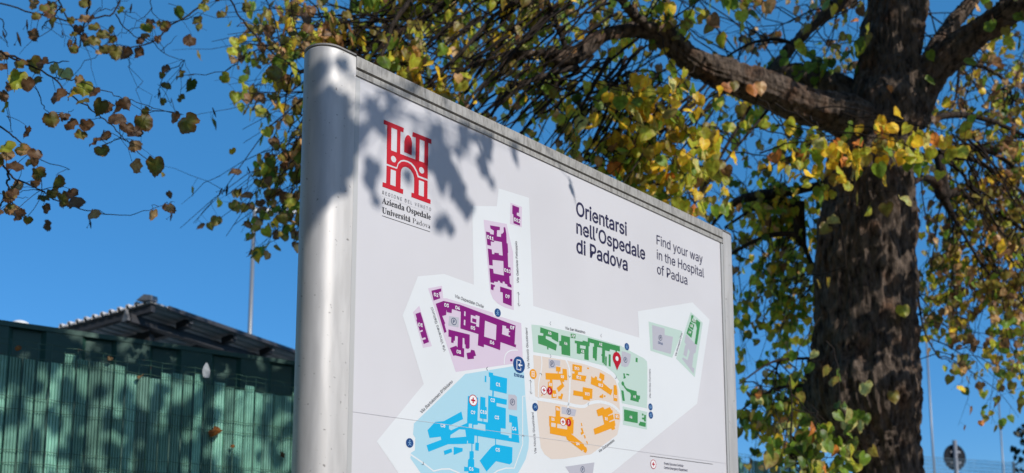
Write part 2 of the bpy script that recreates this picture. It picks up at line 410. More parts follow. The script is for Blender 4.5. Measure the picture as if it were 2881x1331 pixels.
for h in ([(988, 505), (1002, 510), (1000, 558), (986, 553)], [(985, 593), (1000, 598), (998, 655), (983, 648)], [(1057, 543), (1105, 560), (1107, 546), (1148, 558), (1142, 672), (1112, 662), (1113, 640), (1055, 622)], [(1205, 604), (1325, 650), (1318, 808), (1196, 770)], [(1388, 652), (1425, 662), (1425, 685), (1455, 690), (1453, 712), (1468, 716), (1466, 724), (1452, 722), (1450, 755), (1467, 762), (1466, 774), (1382, 745), (1385, 715)]):
    pr.poly(C3, h, 'lilac', 4)
pr.poly(C3, [(1072, 577), (1115, 590), (1113, 627), (1070, 613)], 'purple', 5)
pr.poly(C3, [(823, 695), (1046, 750), (1044, 888), (1030, 900), (1002, 893), (1001, 855), (992, 850), (990, 790), (972, 782), (970, 890), (988, 895), (987, 990), (892, 967), (875, 973), (838, 890), (905, 865), (918, 885), (921, 770), (893, 763), (890, 815), (878, 812), (876, 838), (850, 832), (853, 778), (823, 770)], 'purple', 3)
pr.poly(C3, [(1012, 942), (1052, 935), (1060, 907), (1095, 915), (1112, 970), (1088, 978), (1090, 1002), (1023, 1008)], 'purple', 3)
pr.poly(C3, [(1470, 1005), (1492, 1005), (1492, 1030), (1470, 1028)], 'purple', 3)
pr.poly(C3, [(830, 555), (933, 570), (930, 675), (822, 655)], 'grey', 2)
pr.line(C3, [(1550, 912), (1480, 915), (1430, 945), (1410, 1000), (1408, 1060)], 11, 'map', 2, True)
# C block
pr.poly(C4, [(1110, 188), (1590, 110), (1690, 130), (1705, 180), (1718, 420), (1740, 700), (1754, 850), (1748, 940), (1720, 1050), (1650, 1180), (1560, 1300), (760, 1300), (660, 1190), (555, 1040), (560, 985), (600, 960), (605, 835), (582, 800), (590, 690)], 'lblue', 1)
pr.line(C4, [(555, 1000), (700, 1100), (790, 1170), (870, 1150), (950, 1148), (1050, 1190), (1100, 1240)], 15, 'map', 2)
pr.line(C4, [(1712, 412), (1690, 412), (1690, 700), (1690, 900), (1605, 1140), (1520, 1140), (1440, 1165), (1390, 1200)], 12, 'map', 2)
pr.poly(C4, [(1347, 170), (1390, 178), (1392, 200), (1533, 233), (1528, 388), (1398, 358), (1397, 415), (1382, 412), (1384, 355), (1358, 348), (1360, 220), (1348, 215)], 'blue', 3)
pr.poly(C4, [(1342, 406), (1530, 447), (1527, 500), (1425, 480), (1425, 512), (1520, 535), (1518, 742), (1468, 735), (1468, 795), (1550, 812), (1550, 832), (1578, 838), (1580, 682), (1553, 675), (1553, 598), (1635, 620), (1657, 885), (1203, 810), (1200, 895), (1132, 890), (1125, 895), (935, 898), (738, 975), (718, 908), (868, 852), (860, 822), (748, 835), (728, 755), (805, 672), (892, 665), (1070, 568), (1087, 645), (945, 712), (945, 742), (965, 758), (1128, 683), (1136, 410), (1240, 428), (1233, 660), (1338, 677)], 'blue', 3)
for h in ([(1145, 690), (1178, 692), (1176, 738), (1143, 733)], [(1192, 702), (1232, 703), (1240, 685), (1312, 700), (1312, 765), (1190, 742)], [(1048, 748), (1108, 752), (1117, 822), (957, 835), (960, 805)], [(1128, 862), (1136, 864), (1134, 892), (1126, 890)]):
    pr.poly(C4, h, 'lblue', 4)
pr.poly(C4, [(1262, 418), (1312, 428), (1312, 520), (1326, 525), (1325, 645), (1292, 640), (1292, 675), (1284, 672), (1284, 640), (1256, 632)], 'blue', 5)
pr.poly(C4, [(1308, 205), (1322, 208), (1322, 272), (1306, 268)], 'blue', 3)
pr.poly(C4, [(1375, 925), (1412, 903), (1412, 840), (1420, 842), (1420, 900), (1587, 930), (1583, 1080), (1560, 1102), (1420, 1070), (1325, 1175), (1255, 1065)], 'blue', 3)
pr.poly(C4, [(892, 965), (970, 940), (977, 978), (900, 1007)], 'blue', 3)
pr.poly(C4, [(993, 925), (1083, 938), (1082, 970), (992, 1008)], 'blue', 3)
pr.poly(C4, [(1229, 808), (1236, 809), (1236, 885), (1248, 885), (1245, 965), (1210, 960), (1212, 882), (1229, 882)], 'blue', 3)
pr.poly(C4, [(1172, 885), (1182, 885), (1181, 968), (1195, 972), (1195, 1035), (1185, 1045), (1200, 1055), (1200, 1128), (1253, 1145), (1252, 1190), (1200, 1190), (1200, 1230), (1140, 1230), (1140, 1172), (1098, 1172), (1098, 1125), (1135, 1130), (1138, 1055), (1152, 1042), (1153, 970), (1172, 968)], 'blue', 3)
pr.poly(C4, [(1545, 395), (1610, 398), (1632, 420), (1632, 555), (1545, 545)], 'grey', 2)
# A block
pr.polyx([(C5, [(172, 165), (330, 180), (720, 265), (940, 320), (1420, 460), (1580, 550), (1740, 635), (1785, 680), (1790, 760)]), (C6, [(1712, 40), (1708, 328), (1372, 258), (1340, 60), (1320, 0)]), (C5, [(1395, 960), (1330, 845), (1200, 745), (960, 680), (640, 615), (200, 548)])], 'lgreen', 1)
pr.poly(C6, [(1382, 300), (1710, 375), (1705, 610), (1385, 545)], 'lgreen', 1)
pr.poly(C5, [(1432, 537), (1480, 545), (1560, 580), (1550, 680), (1520, 745), (1480, 760), (1425, 740)], 'grey', 2)
for p in ([(297, 202), (548, 285), (548, 413), (455, 360), (455, 345), (372, 320), (372, 362), (527, 445), (515, 530), (410, 485), (408, 515), (392, 510), (390, 472), (268, 430), (263, 313), (335, 322), (340, 290), (294, 278)],
          [(588, 312), (710, 340), (714, 603), (593, 580), (590, 465), (560, 457), (560, 392), (585, 395)], [(720, 290), (788, 300), (785, 360), (722, 350)],
          [(777, 387), (885, 405), (888, 387), (958, 405), (960, 350), (1405, 470), (1408, 542), (1365, 530), (1365, 550), (1345, 545), (1345, 528), (1268, 508), (1262, 540), (1200, 525), (1195, 720), (1180, 722), (1178, 700), (1158, 695), (1158, 605), (1147, 600), (1148, 578), (1158, 578), (1158, 490), (1090, 478), (1083, 670), (1058, 665), (1058, 640), (1028, 630), (1030, 475), (1045, 475), (1045, 430), (985, 415), (982, 470), (970, 470), (970, 663), (910, 650), (910, 572), (862, 565), (850, 577), (806, 568), (805, 430), (778, 425)],
          [(1203, 607), (1223, 612), (1222, 740), (1201, 735)], [(1250, 578), (1278, 585), (1277, 752), (1249, 745)], [(1628, 627), (1655, 633), (1652, 693), (1625, 683)],
          [(1452, 845), (1478, 848), (1474, 870), (1488, 900), (1486, 912), (1455, 922), (1460, 890)], [(1497, 848), (1537, 857), (1535, 877), (1495, 868)]):
    pr.poly(C5, p, 'green', 3)
pr.poly(C5, [(852, 452), (928, 465), (926, 508), (850, 495)], 'lgreen', 4)
pr.disc(C5, (1447, 988), 30, 'green', 3)
for p in ([(1382, 5), (1402, 15), (1430, 55), (1470, 72), (1568, 100), (1570, 150), (1613, 158), (1612, 205), (1597, 208), (1595, 245), (1483, 215), (1492, 150), (1480, 118), (1440, 98), (1400, 45)],
          [(1362, 85), (1393, 92), (1410, 228), (1380, 225)], [(1400, 340), (1583, 378), (1582, 525), (1402, 493)], [(1640, 395), (1660, 400), (1658, 425), (1638, 420)],
          [(1668, 412), (1692, 416), (1690, 505), (1668, 500), (1668, 478), (1640, 472), (1642, 448), (1668, 452)], [(1610, 503), (1690, 518), (1688, 575), (1597, 553), (1597, 528), (1608, 528)]):
    pr.poly(C6, p, 'green', 4)
# B block
pr.polyx([(C5, [(198, 590), (640, 660), (900, 715), (1130, 790), (1280, 870), (1345, 940), (1385, 1060)]), (C6, [(1340, 250), (1352, 480), (1310, 680), (960, 940), (600, 1000), (430, 1005), (340, 940), (290, 850), (240, 400), (250, 250), (215, 160)])], 'beige', 1)
pr.line(C6, [(140, 185), (400, 225), (650, 270), (760, 295), (870, 300), (930, 265), (1000, 245), (1080, 240), (1180, 260), (1270, 305), (1352, 385)], 46, 'map', 2, True)
pr.line(C5, [(310, 590), (318, 720), (300, 850), (272, 1000), (270, 1190)], 18, 'map', 2, True)
pr.line(C5, [(655, 660), (690, 740), (708, 850), (708, 1000), (700, 1190), (680, 1330)], 28, 'map', 2, True)
for p in ([(368, 838), (540, 848), (540, 820), (515, 815), (515, 750), (580, 760), (578, 822), (555, 822), (553, 848), (608, 850), (605, 780), (665, 788), (674, 942), (632, 938), (628, 968), (605, 962), (592, 940), (632, 1025), (555, 1108), (522, 1050), (592, 995), (570, 938), (465, 933), (470, 1080), (508, 1085), (520, 1150), (505, 1190), (455, 1190), (440, 1060), (400, 1050), (403, 965), (430, 960), (430, 935), (372, 930)],
          [(745, 715), (878, 740), (875, 830), (825, 825), (822, 865), (938, 880), (935, 920), (925, 925), (925, 963), (738, 930), (740, 845), (772, 850), (775, 822), (743, 815)],
          [(950, 763), (977, 768), (975, 788), (950, 783)],
          [(1008, 880), (1028, 905), (1048, 910), (1065, 885), (1090, 900), (1088, 935), (1145, 955), (1148, 925), (1115, 910), (1128, 833), (1192, 868), (1188, 940), (1168, 945), (1168, 975), (1280, 1070), (1300, 1062), (1300, 1095), (1280, 1152), (1130, 1050), (1000, 995)]):
    pr.poly(C5, p, 'orange', 3)
for p in ([(455, 85), (488, 85), (498, 130), (497, 190), (460, 185), (440, 150)], [(522, 165), (552, 165), (566, 125), (588, 140), (572, 210), (522, 195)], [(300, 140), (313, 140), (310, 162), (298, 160)],
          [(725, 85), (848, 108), (850, 43), (980, 68), (975, 200), (945, 198), (943, 222), (853, 208), (850, 172), (722, 152)], [(1072, 160), (1105, 150), (1105, 135), (1122, 140), (1120, 193), (1075, 183)], [(1132, 152), (1152, 155), (1150, 178), (1130, 173)],
          [(1262, 15), (1297, 20), (1310, 100), (1310, 235), (1260, 225), (1260, 100)], [(1277, 400), (1338, 410), (1337, 477), (1275, 467)],
          [(1030, 350), (1120, 308), (1140, 340), (1210, 310), (1235, 352), (1248, 350), (1250, 390), (1185, 418), (1188, 430), (1253, 405), (1265, 470), (1200, 500), (1205, 512), (1275, 485), (1285, 550), (1275, 570), (1280, 605), (1240, 618), (1230, 595), (1065, 660), (1008, 678), (992, 602), (1135, 540), (1110, 420), (1052, 435)],
          [(487, 295), (547, 305), (547, 435), (640, 455), (680, 438), (715, 447), (713, 478), (730, 480), (722, 668), (690, 663), (860, 800), (870, 830), (900, 850), (908, 890), (890, 925), (858, 905), (862, 882), (848, 880), (842, 898), (640, 745), (625, 705), (412, 663), (410, 570), (403, 567), (400, 428), (487, 440)],
          [(823, 523), (835, 520), (845, 562), (833, 567)], [(822, 595), (843, 585), (865, 660), (830, 682), (818, 650), (840, 640)], [(862, 685), (878, 682), (892, 725), (875, 730)], [(893, 768), (907, 763), (920, 800), (908, 803)]):
    pr.poly(C6, p, 'orange', 4)
pr.poly(C6, [(428, 517), (488, 528), (485, 580), (427, 570)], 'beige', 5)
pr.poly(C6, [(508, 533), (575, 545), (640, 555), (640, 610), (507, 588)], 'beige', 5)
pr.poly(C6, [(572, 303), (765, 345), (745, 433), (570, 395)], 'grey', 3)
pr.poly(C5, [(413, 648), (575, 668), (572, 742), (512, 735), (512, 775), (415, 775)], 'grey', 2)
pr.poly(C6, [(615, 1105), (1005, 1048), (985, 1190), (980, 1260), (720, 1260)], 'grey', 2)
# tab on the right
pr.poly(C7, [(290, 197), (512, 260), (445, 435), (302, 388)], 'lgreen', 1)
pr.poly(C7, [(313, 220), (395, 243), (395, 285), (450, 298), (435, 410), (318, 378)], 'grey', 2)
pr.poly(C7, [(566, 135), (645, 205), (592, 562), (470, 440)], 'lgreen', 1)
for p in ([(570, 153), (585, 160), (580, 178), (604, 190), (597, 212), (566, 198)], [(562, 198), (590, 220), (580, 255), (552, 232)], [(550, 234), (580, 262), (570, 305), (538, 275)], [(603, 183), (629, 205), (607, 350), (592, 343), (606, 240), (596, 200)]):
    pr.poly(C7, p, 'green', 3)
pr.poly(C7, [(535, 280), (605, 355), (598, 400), (585, 410), (575, 495), (590, 505), (585, 540), (508, 440), (515, 432), (545, 450), (560, 395), (525, 330)], 'grey', 2)
pr.poly(C7, [(530, 350), (552, 362), (538, 430), (518, 415)], 'grey', 3)
# seam between the two sheets of the panel
pr.line((0, 0, 1), [(988, 1157.5), (2043, 1304)], 1.1, 'seam', 7)
build(pr.mb, 'campus_map', MATS, panel)

# lettering and icons of the map
pr = Print(); BO = 0.014
for c, p, h, t in ((C3, (530, 648), 38, 'D1'), (C3, (692, 333), 38, 'D2'), (C3, (802, 443), 38, 'D3'), (C3, (918, 470), 38, 'D4'), (C3, (1078, 680), 38, 'D5'), (C3, (1278, 833), 38, 'D6'), (C3, (1490, 678), 38, 'D7'), (C3, (930, 930), 38, 'D8'), (C3, (1440, 350), 38, 'D9'), (C3, (1438, 82), 38, 'D10'), (C8, (310, 468), 32, 'D11'), (C8, (545, 313), 32, 'D12'),
                   (C4, (1440, 295), 37, 'C1'), (C4, (1385, 453), 37, 'C2'), (C4, (1427, 628), 37, 'C3'), (C4, (1603, 742), 37, 'C4'), (C4, (1436, 955), 37, 'C5'), (C4, (1168, 1148), 37, 'C6'), (C4, (882, 710), 37, 'C8'), (C4, (1186, 577), 37, 'C9'), (C4, (1292, 573), 37, 'C10'),
                   (C5, (425, 285), 42, 'A5'), (C5, (648, 428), 42, 'A6'), (C5, (752, 325), 42, 'A7'), (C5, (885, 538), 42, 'A1'), (C5, (1135, 440), 42, 'A2'), (C6, (1538, 172), 36, 'A3'), (C6, (1490, 443), 36, 'A4'), (C7, (586, 190), 19, 'A10'), (C7, (570, 225), 19, 'A8'), (C7, (559, 268), 19, 'A9'),
                   (C5, (805, 778), 42, 'B10'), (C5, (833, 903), 42, 'B11'), (C5, (1137, 1010), 42, 'B12'), (C5, (603, 893), 42, 'B9'), (C5, (435, 1000), 42, 'B8'), (C5, (495, 1155), 42, 'B7'), (C6, (908, 135), 39, 'B13'), (C6, (1286, 170), 39, 'B2'), (C6, (1306, 437), 39, 'B3'), (C6, (1163, 467), 39, 'B1'), (C6, (783, 800), 39, 'B4'), (C6, (450, 473), 39, 'B5'), (C6, (517, 337), 39, 'B6')):
    pr.mark(c, p, h, t, 'white', 7, INTER, 0.02); pr.out('building_code')
for c, a, b, t, lv in ((C3, (890, 360), (1190, 472), 'Via Ospedale Civile', False), (C3, (797, 922), (658, 462), 'Via Vincenzo Gallucci', False), (C3, (1672, 1108), (1648, 680), 'Via Nicolò Giustiniani', False),
                       (C8, (563, 868), (545, 500), 'Via Gabriele Falloppio', False), (C4, (668, 590), (985, 272), 'Via Bartolomeo D’Alviano', False), (C4, (1830, 995), (1800, 575), 'Via Nicolò Giustiniani', False),
                       (C5, (645, 230), (922, 292), 'Via San Massimo', False), (C6, (1070, 920), (1272, 765), 'Via Gattamelata', False), (C7, (304, 702), (302, 508), 'Via Alvise Cornaro', False), (C7, (470, 428), (512, 275), 'Via Giuseppe Orus', False)):
    pr.text(c, a, b, t, 'street', 6, INTER, 0.004, 1.0, lv); pr.out('street_name')
pr.text(C4, (1603, 208), (1702, 230), 'Entrata', 'navy', 6, INTER, 0.02, 1.0); pr.out('entrance_wording')
pr.text(C7, (352, 343), (382, 350), 'Orus', 'navy', 6, INTER, 0.01); pr.out('parking_wording')
for c, p, r in ((C3, (879, 612), 38), (C4, (1586, 472), 34), (C5, (460, 712), 45), (C5, (1483, 657), 40), (C5, (1970, 350), 40), (C6, (663, 370), 42), (C6, (847, 1142), 42)):
    pr.disc(c, p, r, 'pgrey', 5, 0.82); pr.mark(c, p, r * 0.95, 'P', 'pgrey', 5, INTER, 0.02); pr.out('parking_icon')
def walker(c, p, r, k):
    pr.disc(c, p, r, 'navy', 5); q = lambda x, y: (p[0] + x * r, p[1] + y * r)
    L = lambda *a: pr.line(c, [q(*z) for z in a], r * 0.1, 'sky', 6)
    if k == 0: L((0, -.3), (0, .15)); L((0, .15), (-.3, .6)); L((0, .15), (.3, .6)); L((-.35, .0), (0, -.25), (.3, .1)); pr.disc(c, q(0.02, -.5), r * .12, 'sky', 6)
    elif k == 1: L((-.35, -.3), (-.35, .3), (.35, .3), (.35, -.3), (-.35, -.3)); L((-.35, 0), (.35, 0)); L((-.2, .3), (-.2, .5)); L((.2, .3), (.2, .5))
    else: L((-.3, .35), (-.1, -.1), (.25, -.1), (.32, .35), (-.1, -.1)); L((-.1, -.1), (-.2, -.4)); L((.25, -.1), (.2, -.45))
for c, p, r, k in ((C3, (1338, 520), 44, 0), (C4, (547, 885), 48, 0), (C4, (1816, 522), 42, 2), (C5, (1503, 473), 50, 0), (C6, (1752, 308), 46, 1), (C6, (1757, 417), 48, 0)): walker(c, p, r, k); pr.out('transport_icon')
pr.disc(C4, (1653, 95), 84, 'navy', 5)
pr.line(C4, [(1668, 52), (1630, 45), (1630, 60), (1630, 140), (1670, 150), (1670, 125)], 9, 'white', 6); pr.line(C4, [(1668, 52), (1669, 76)], 9, 'white', 6)
pr.poly(C4, [(1642, 96), (1664, 78), (1664, 93), (1686, 97), (1686, 107), (1664, 104), (1664, 120)], 'white', 6); pr.out('entrance_icon')
pr.disc(C5, (196, 855), 70, 'orange', 5)
for z in ([(175, 815), (175, 885)], [(215, 822), (215, 893)], [(173, 815), (217, 822)], [(173, 885), (217, 893)], [(173, 850), (217, 857)], [(187, 820), (187, 885)], [(202, 822), (202, 888)]): pr.line(C5, z, 6, 'white', 6)
pr.out('shop_icon')
for c, p, r in ((C4, (1188, 455), 58), (C5, (345, 1080), 60), (C6, (584, 507), 55), (C6, (1790, 1072), 62)):
    pr.disc(c, p, r, 'white', 6); pr.disc(c, p, r, 'red', 7, 0.86)
    a, b = pan(*Q(c, p)); rr = pr.rad(c, p, r)
    for ww, hh in ((0.14, 0.5), (0.5, 0.14)):
        pr.ab([(a - rr * ww, b - rr * hh), (a + rr * ww, b - rr * hh), (a + rr * ww, b + rr * hh), (a - rr * ww, b + rr * hh)], 'red', 7 if ww < hh else 8)
    pr.out('emergency_icon')
for c, p, r in ((C5, (427, 1090), 55), (C6, (660, 517), 52)):
    pr.disc(c, p, r, 'red', 6); q = lambda x, y: (p[0] + x * r, p[1] + y * r)
    pr.disc(c, q(-.05, -.45), r * .16, 'white', 7, 0.4); pr.line(c, [q(-.05, -.3), q(.15, .05), q(-.1, .25), q(-.1, .6)], r * .1, 'white', 7); pr.line(c, [q(-.2, .0), q(.2, .3)], r * .09, 'white', 7); pr.out('maternity_icon')
# location pin
a, b = pan(*Q(C5, (1364, 640))); rr = pr.rad(C5, (1364, 640), 92); bt = pan(*Q(C5, (1366, 803)))[1]
pin = [(a + rr * math.cos(t), b + rr * math.sin(t)) for t in [R(-28 + 236 * k / 28) for k in range(29)]] + [(a - rr * .5, (b * .45 + bt * .55)), (a, bt), (a + rr * .5, (b * .45 + bt * .55))]
pr.ab(pin, 'red', 7); pr.disc(C5, (1364, 640), 33, 'map', 8); pr.out('location_pin')
# arrows
for c, p, q in ((C8, (556, 945), (563, 1070)), (C4, (1767, 247), (1775, 390)), (C5, (152, 935), (166, 1135))):
    s_ = 12 if c is C8 else 14 if c is C4 else 20
    if c is C5: continue
    pr.line(c, [p, q], 3, 'street', 6); pr.line(c, [(p[0] - s_, p[1] + 12), p, (p[0] + s_, p[1] + 26)], 3, 'street', 7); pr.line(c, [(q[0] - s_, q[1] - 26), q, (q[0] + s_, q[1] - 12)], 3, 'street', 7); pr.out('arrow')
for c, z in ((C3, [(1234, 1088), (1218, 1102), (1232, 1124)]), (C5, [(443, 125), (427, 146), (442, 172)]), (C5, [(1150, 296), (1136, 315), (1149, 340)]), (C5, [(430, 582), (446, 606), (430, 630)]),
             (C5, [(285, 852), (303, 843), (317, 872)]), (C5, [(690, 876), (706, 903), (720, 882)]), (C5, [(1338, 913), (1356, 915), (1355, 885)]), (C6, [(932, 250), (915, 268), (930, 290)]),
             (C4, [(668, 1105), (688, 1103), (682, 1075)]), (C4, [(1681, 822), (1692, 803), (1705, 824)])):
    pr.line(c, z, 5, 'text', 6); pr.out('arrow')
pr = Print()
pr.line(C10, [(415, 370), (1930, 567)], 11, 'black', 4)
pr.text(C10, (757, 578), (1222, 635), 'Pronto Soccorso Centrale', 'text', 4, INTER, 0.002, 1.25)
pr.text(C10, (757, 680), (1322, 742), 'Central Emergency Department', 'text', 4, INTER, 0.002, 1.25)
build(pr.mb, 'legend', MATS, panel)
# a few scuffs on the left post
# ------------------------------------------------------------------ the fence
FP = at(68, 960.6, 3.2); FZ = FP.z; FP = Vector((FP.x, FP.y, 0))
def fp(t, z, h=0.0): return FP + U * t + Z * z + N * h
T0 = -3.0
q = at_plane(2648, 1300, FP, N) - FP; T1 = q.dot(U)
fence = thing('strip_fence', fp((T0 + T1) / 2, 0), 'green wire mesh fence woven with ribbed green plastic strips, running behind the sign', 'fence')
def strip_mat():
    m = bpy.data.materials.new('green_plastic'); m.use_nodes = True
    t = m.node_tree; b = t.nodes['Principled BSDF']; b.inputs['Roughness'].default_value = 0.3
    tc = t.nodes.new('ShaderNodeTexCoord'); n = t.nodes.new('ShaderNodeTexNoise'); n.inputs['Scale'].default_value = 5; n.inputs['Detail'].default_value = 6
    at_ = t.nodes.new('ShaderNodeAttribute'); at_.attribute_name = 'tint'
    r = t.nodes.new('ShaderNodeValToRGB'); r.color_ramp.elements[0].position = 0.3; r.color_ramp.elements[1].position = 0.75
    r.color_ramp.elements[0].color = (0.62, 0.66, 0.62, 1); r.color_ramp.elements[1].color = (1.25, 1.25, 1.25, 1)
    mx = t.nodes.new('ShaderNodeMix'); mx.data_type = 'RGBA'; mx.blend_type = 'MULTIPLY'; mx.inputs['Factor'].default_value = 1
    t.links.new(tc.outputs['Object'], n.inputs['Vector']); t.links.new(n.outputs['Fac'], r.inputs[0])
    t.links.new(at_.outputs['Color'], mx.inputs[6]); t.links.new(r.outputs[0], mx.inputs[7]); t.links.new(mx.outputs[2], b.inputs['Base Color'])
    return m
SP = 0.0462; strips = MB(); tints = []
k = 0; run = 0; top = 0
rs = random.Random(5)
t = T0
while t < T1:
    if run <= 0: run = rs.choice((1, 2, 2, 3, 4)); top = rs.choice((-0.022, -0.058, -0.034, -0.06, -0.028, -0.045))
    run -= 1
    w_ = SP - 0.0035; zt = FZ + top + rs.uniform(-0.004, 0.004); tw = rs.uniform(-0.004, 0.004)
    nr = 4; pts = []
    for i in range(nr):
        for u_, h_ in ((0.0, 1), (0.52, 1), (0.66, -1), (0.86, -1)): pts.append((t + 0.0017 + (i + u_) / nr * w_, 0.0026 * h_ - 0.011 + tw * ((i + u_) / nr - 0.5) * 2))
    pts.append((t + 0.0017 + w_, 0.0026 - 0.011 + tw))
    vs = [fp(a, 0.06, h) for a, h in pts] + [fp(a, zt, h) for a, h in pts]; n = len(pts)
    strips.add(vs, [(i, i + 1, n + i + 1, n + i) for i in range(n - 1)])
    c = rs.choice((0.7, 0.9, 1.0, 1.0, 1.1, 1.45)) * rs.uniform(0.9, 1.1); tints += [(0.19 * c, 0.385 * c, 0.305 * c, 1)] * (2 * n)
    t += SP
o = build(strips, 'plastic_strips', strip_mat(), fence)
ca = o.data.color_attributes.new('tint', 'FLOAT_COLOR', 'POINT'); ca.data.foreach_set('color', [v for q_ in tints for v in q_])
M_wire = mat('green_wire', (0.035, 0.10, 0.06), 0.45, mottle=(30, (0.10, 0.055, 0.03), 0.60, 0.75))
wm = MB(); t = T0
while t < T1 + 0.01:
    wm.tube([fp(t, 0.02), fp(t, FZ + 0.004)], 0.0012, 4); t += SP
zz = FZ; rows = []
for i, gap in enumerate([0.0, 0.02, 0.036] + [0.146, 0.045] * 10):
    zz -= gap
    if zz > 0.05: rows.append(zz)
for z in rows:
    pts = []; t = T0; i = 0
    while t < T1 + 0.02:
        pts.append(fp(t, z + (0.002 if i % 2 else -0.002), 0.0028)); t += SP; i += 1
    wm.tube(pts, 0.0014, 4)
build(wm, 'wire_mesh', M_wire, fence)
M_fpost = mat('green_post', (0.018, 0.04, 0.03), 0.5)
t = T1
while t > T0:
    pm = MB(); pm.tube([fp(t, 0, -0.04), fp(t, FZ + 0.05, -0.04)], 0.024, 10); pm.tube([fp(t, FZ + 0.05, -0.04), fp(t, FZ + 0.062, -0.04)], [0.028, 0.012], 10)
    build(pm, 'post', M_fpost, fence); t -= 2.5

# ------------------------------------------------------------------ green hoarding behind the fence
hp = at(0, 900, 4.15); HZ = hp.z; hp = Vector((hp.x, hp.y, 0))
YH = R(52.5); UH = Vector((math.sin(YH), math.cos(YH), 0)); NH = Vector((math.cos(YH), -math.sin(YH), 0))
def hq(t, z, h=0.0): return hp + UH * t + Z * z + NH * h
M_hoard = mat('hoarding_green', (0.03, 0.10, 0.075), 0.5, mottle=(4, (0.05, 0.13, 0.10), 0.35, 0.7))
hoard = thing('hoarding', hq(1, 0), 'dark green sheet metal hoarding standing just behind the strip fence', 'hoarding')
m = MB(); prof = []
tt = -3.0
pts = []
while tt < 2.6:
    pts += [(tt, 0), (tt + 0.16, 0), (tt + 0.18, -0.02), (tt + 0.30, -0.02), (tt + 0.32, 0)]; tt += 0.32
n = len(pts); m.add([hq(a, 0.02, b) for a, b in pts] + [hq(a, HZ - 0.02, b) for a, b in pts], [(i, i + 1, n + i + 1, n + i) for i in range(n - 1)])
m.add([hq(a, 0.02, b - 0.004) for a, b in pts] + [hq(a, HZ - 0.02, b - 0.004) for a, b in pts], [(i, i + 1, n + i + 1, n + i) for i in range(n - 1)])
build(m, 'sheet', M_hoard, hoard)
m = MB(); m.box(hq(-0.2, HZ - 0.012, -0.012), UH * 2.8, NH * 0.016, Z * 0.012); build(m, 'capping', M_hoard, hoard)
for t in (-2.6, -0.2, 2.2):
    m = MB(); m.box(hq(t, HZ / 2 - 0.05, -0.07), UH * 0.03, NH * 0.03, Z * (HZ / 2 - 0.06)); build(m, 'post', M_fpost, hoard)

# white domed cap of a post behind the hoarding
dc = at(58, 912, 5.0)
dome = thing('vent_pipe', (dc.x, dc.y, 0), 'white domed vent cap peeping over the green hoarding at the far left', 'vent')
M_white = mat('white_plastic', (0.78, 0.78, 0.76), 0.45)
m = MB(); m.tube([(dc.x, dc.y, 0), (dc.x, dc.y, dc.z - 0.01)], 0.03, 12); build(m, 'pipe', M_fpost, dome)
m = MB(); rr = 0.052
m.tube([(dc.x, dc.y, dc.z - 0.012 + 0.034 * math.sin(a)) for a in [R(x) for x in (0, 4, 20, 40, 60, 75, 88)]], [rr * math.cos(R(x)) for x in (0, 4, 20, 40, 60, 75, 88)], 20)
build(m, 'cap', M_white, dome)

# ------------------------------------------------------------------ shelter roof
RC = at(424, 846, 5.9)
RE = at_z(829, 986, RC.z)
e1 = (RE - RC).normalized(); LEN1 = (RE - RC).length * 1.9
e2h = Vector((-e1.y, e1.x, 0)).normalized()
pl = at_plane(164, 921, RC, e1)                 # on the vertical plane through RC across e1
e2 = (pl - RC); LEN2 = e2.length; e2.normalize()
rn = e1.cross(e2).normalized()
if rn.z < 0: rn = -rn
shelter = thing('shelter', Vector((RC.x, RC.y, 0)) + e1 * 2 + Vector((e2.x, e2.y, 0)), 'dark corrugated metal shelter roof on steel beams beyond the hoarding', 'shelter')
M_roof = mat('dark_roof_sheet', (0.58, 0.555, 0.54), 0.55, 0.0, mottle=(3, (0.68, 0.655, 0.64), 0.4, 0.7))
M_steel = mat('dark_steel', (0.05, 0.05, 0.055), 0.55, 0.0)
M_galv = mat('galvanised', (0.34, 0.34, 0.35), 0.5, 0.5, mottle=(40, (0.24, 0.24, 0.25), 0.4, 0.6))
m = MB(); nr = 11; prof = []
for i in range(nr):
    s0 = LEN2 * i / nr; ds = LEN2 / nr
    prof += [(s0, 0), (s0 + ds * .5, 0), (s0 + ds * .58, 0.022), (s0 + ds * .86, 0.022), (s0 + ds * .94, 0)]
prof.append((LEN2, 0))
loop = prof + [(a, b - 0.01) for a, b in prof[::-1]]
m.prism(loop, RC, RC + e1 * LEN1, e2, rn); build(m, 'roof_sheet', M_roof, shelter)
m = MB()
m.bar(RC + e1 * 0.04 - rn * 0.04 + e2 * 0.02, RC + e1 * 0.04 - rn * 0.04 + e2 * LEN2, 0.04, 0.05, up=rn)   # verge beam on the left
build(m, 'verge_beam', M_steel, shelter)
pb = at_plane(362, 896, RC - rn * 0.09, rn)
sb = (pb - RC).dot(e1); db = (pb - RC).dot(e2)
def rp(s1, s2, h): return RC + e1 * s1 + e2 * s2 + rn * h
m = MB(); m.bar(rp(sb, db, -0.09), rp(LEN1, db, -0.09), 0.05, 0.055, up=rn); build(m, 'main_beam', M_steel, shelter)
def gusset(c, s=0.07):
    gp = MB(); gp.add([c - e1 * 0.012, c - e1 * 0.012 - rn * s - e2 * s * .2, c - e1 * 0.012 + e2 * s * .5 - rn * s, c + e1 * 0.012, c + e1 * 0.012 - rn * s - e2 * s * .2, c + e1 * 0.012 + e2 * s * .5 - rn * s],
           [(0, 1, 2), (3, 5, 4), (0, 3, 4, 1), (1, 4, 5, 2), (0, 2, 5, 3)]); build(gp, 'gusset', M_galv, shelter)
gusset(rp(sb - 0.014, db + 0.0, -0.03), 0.08)
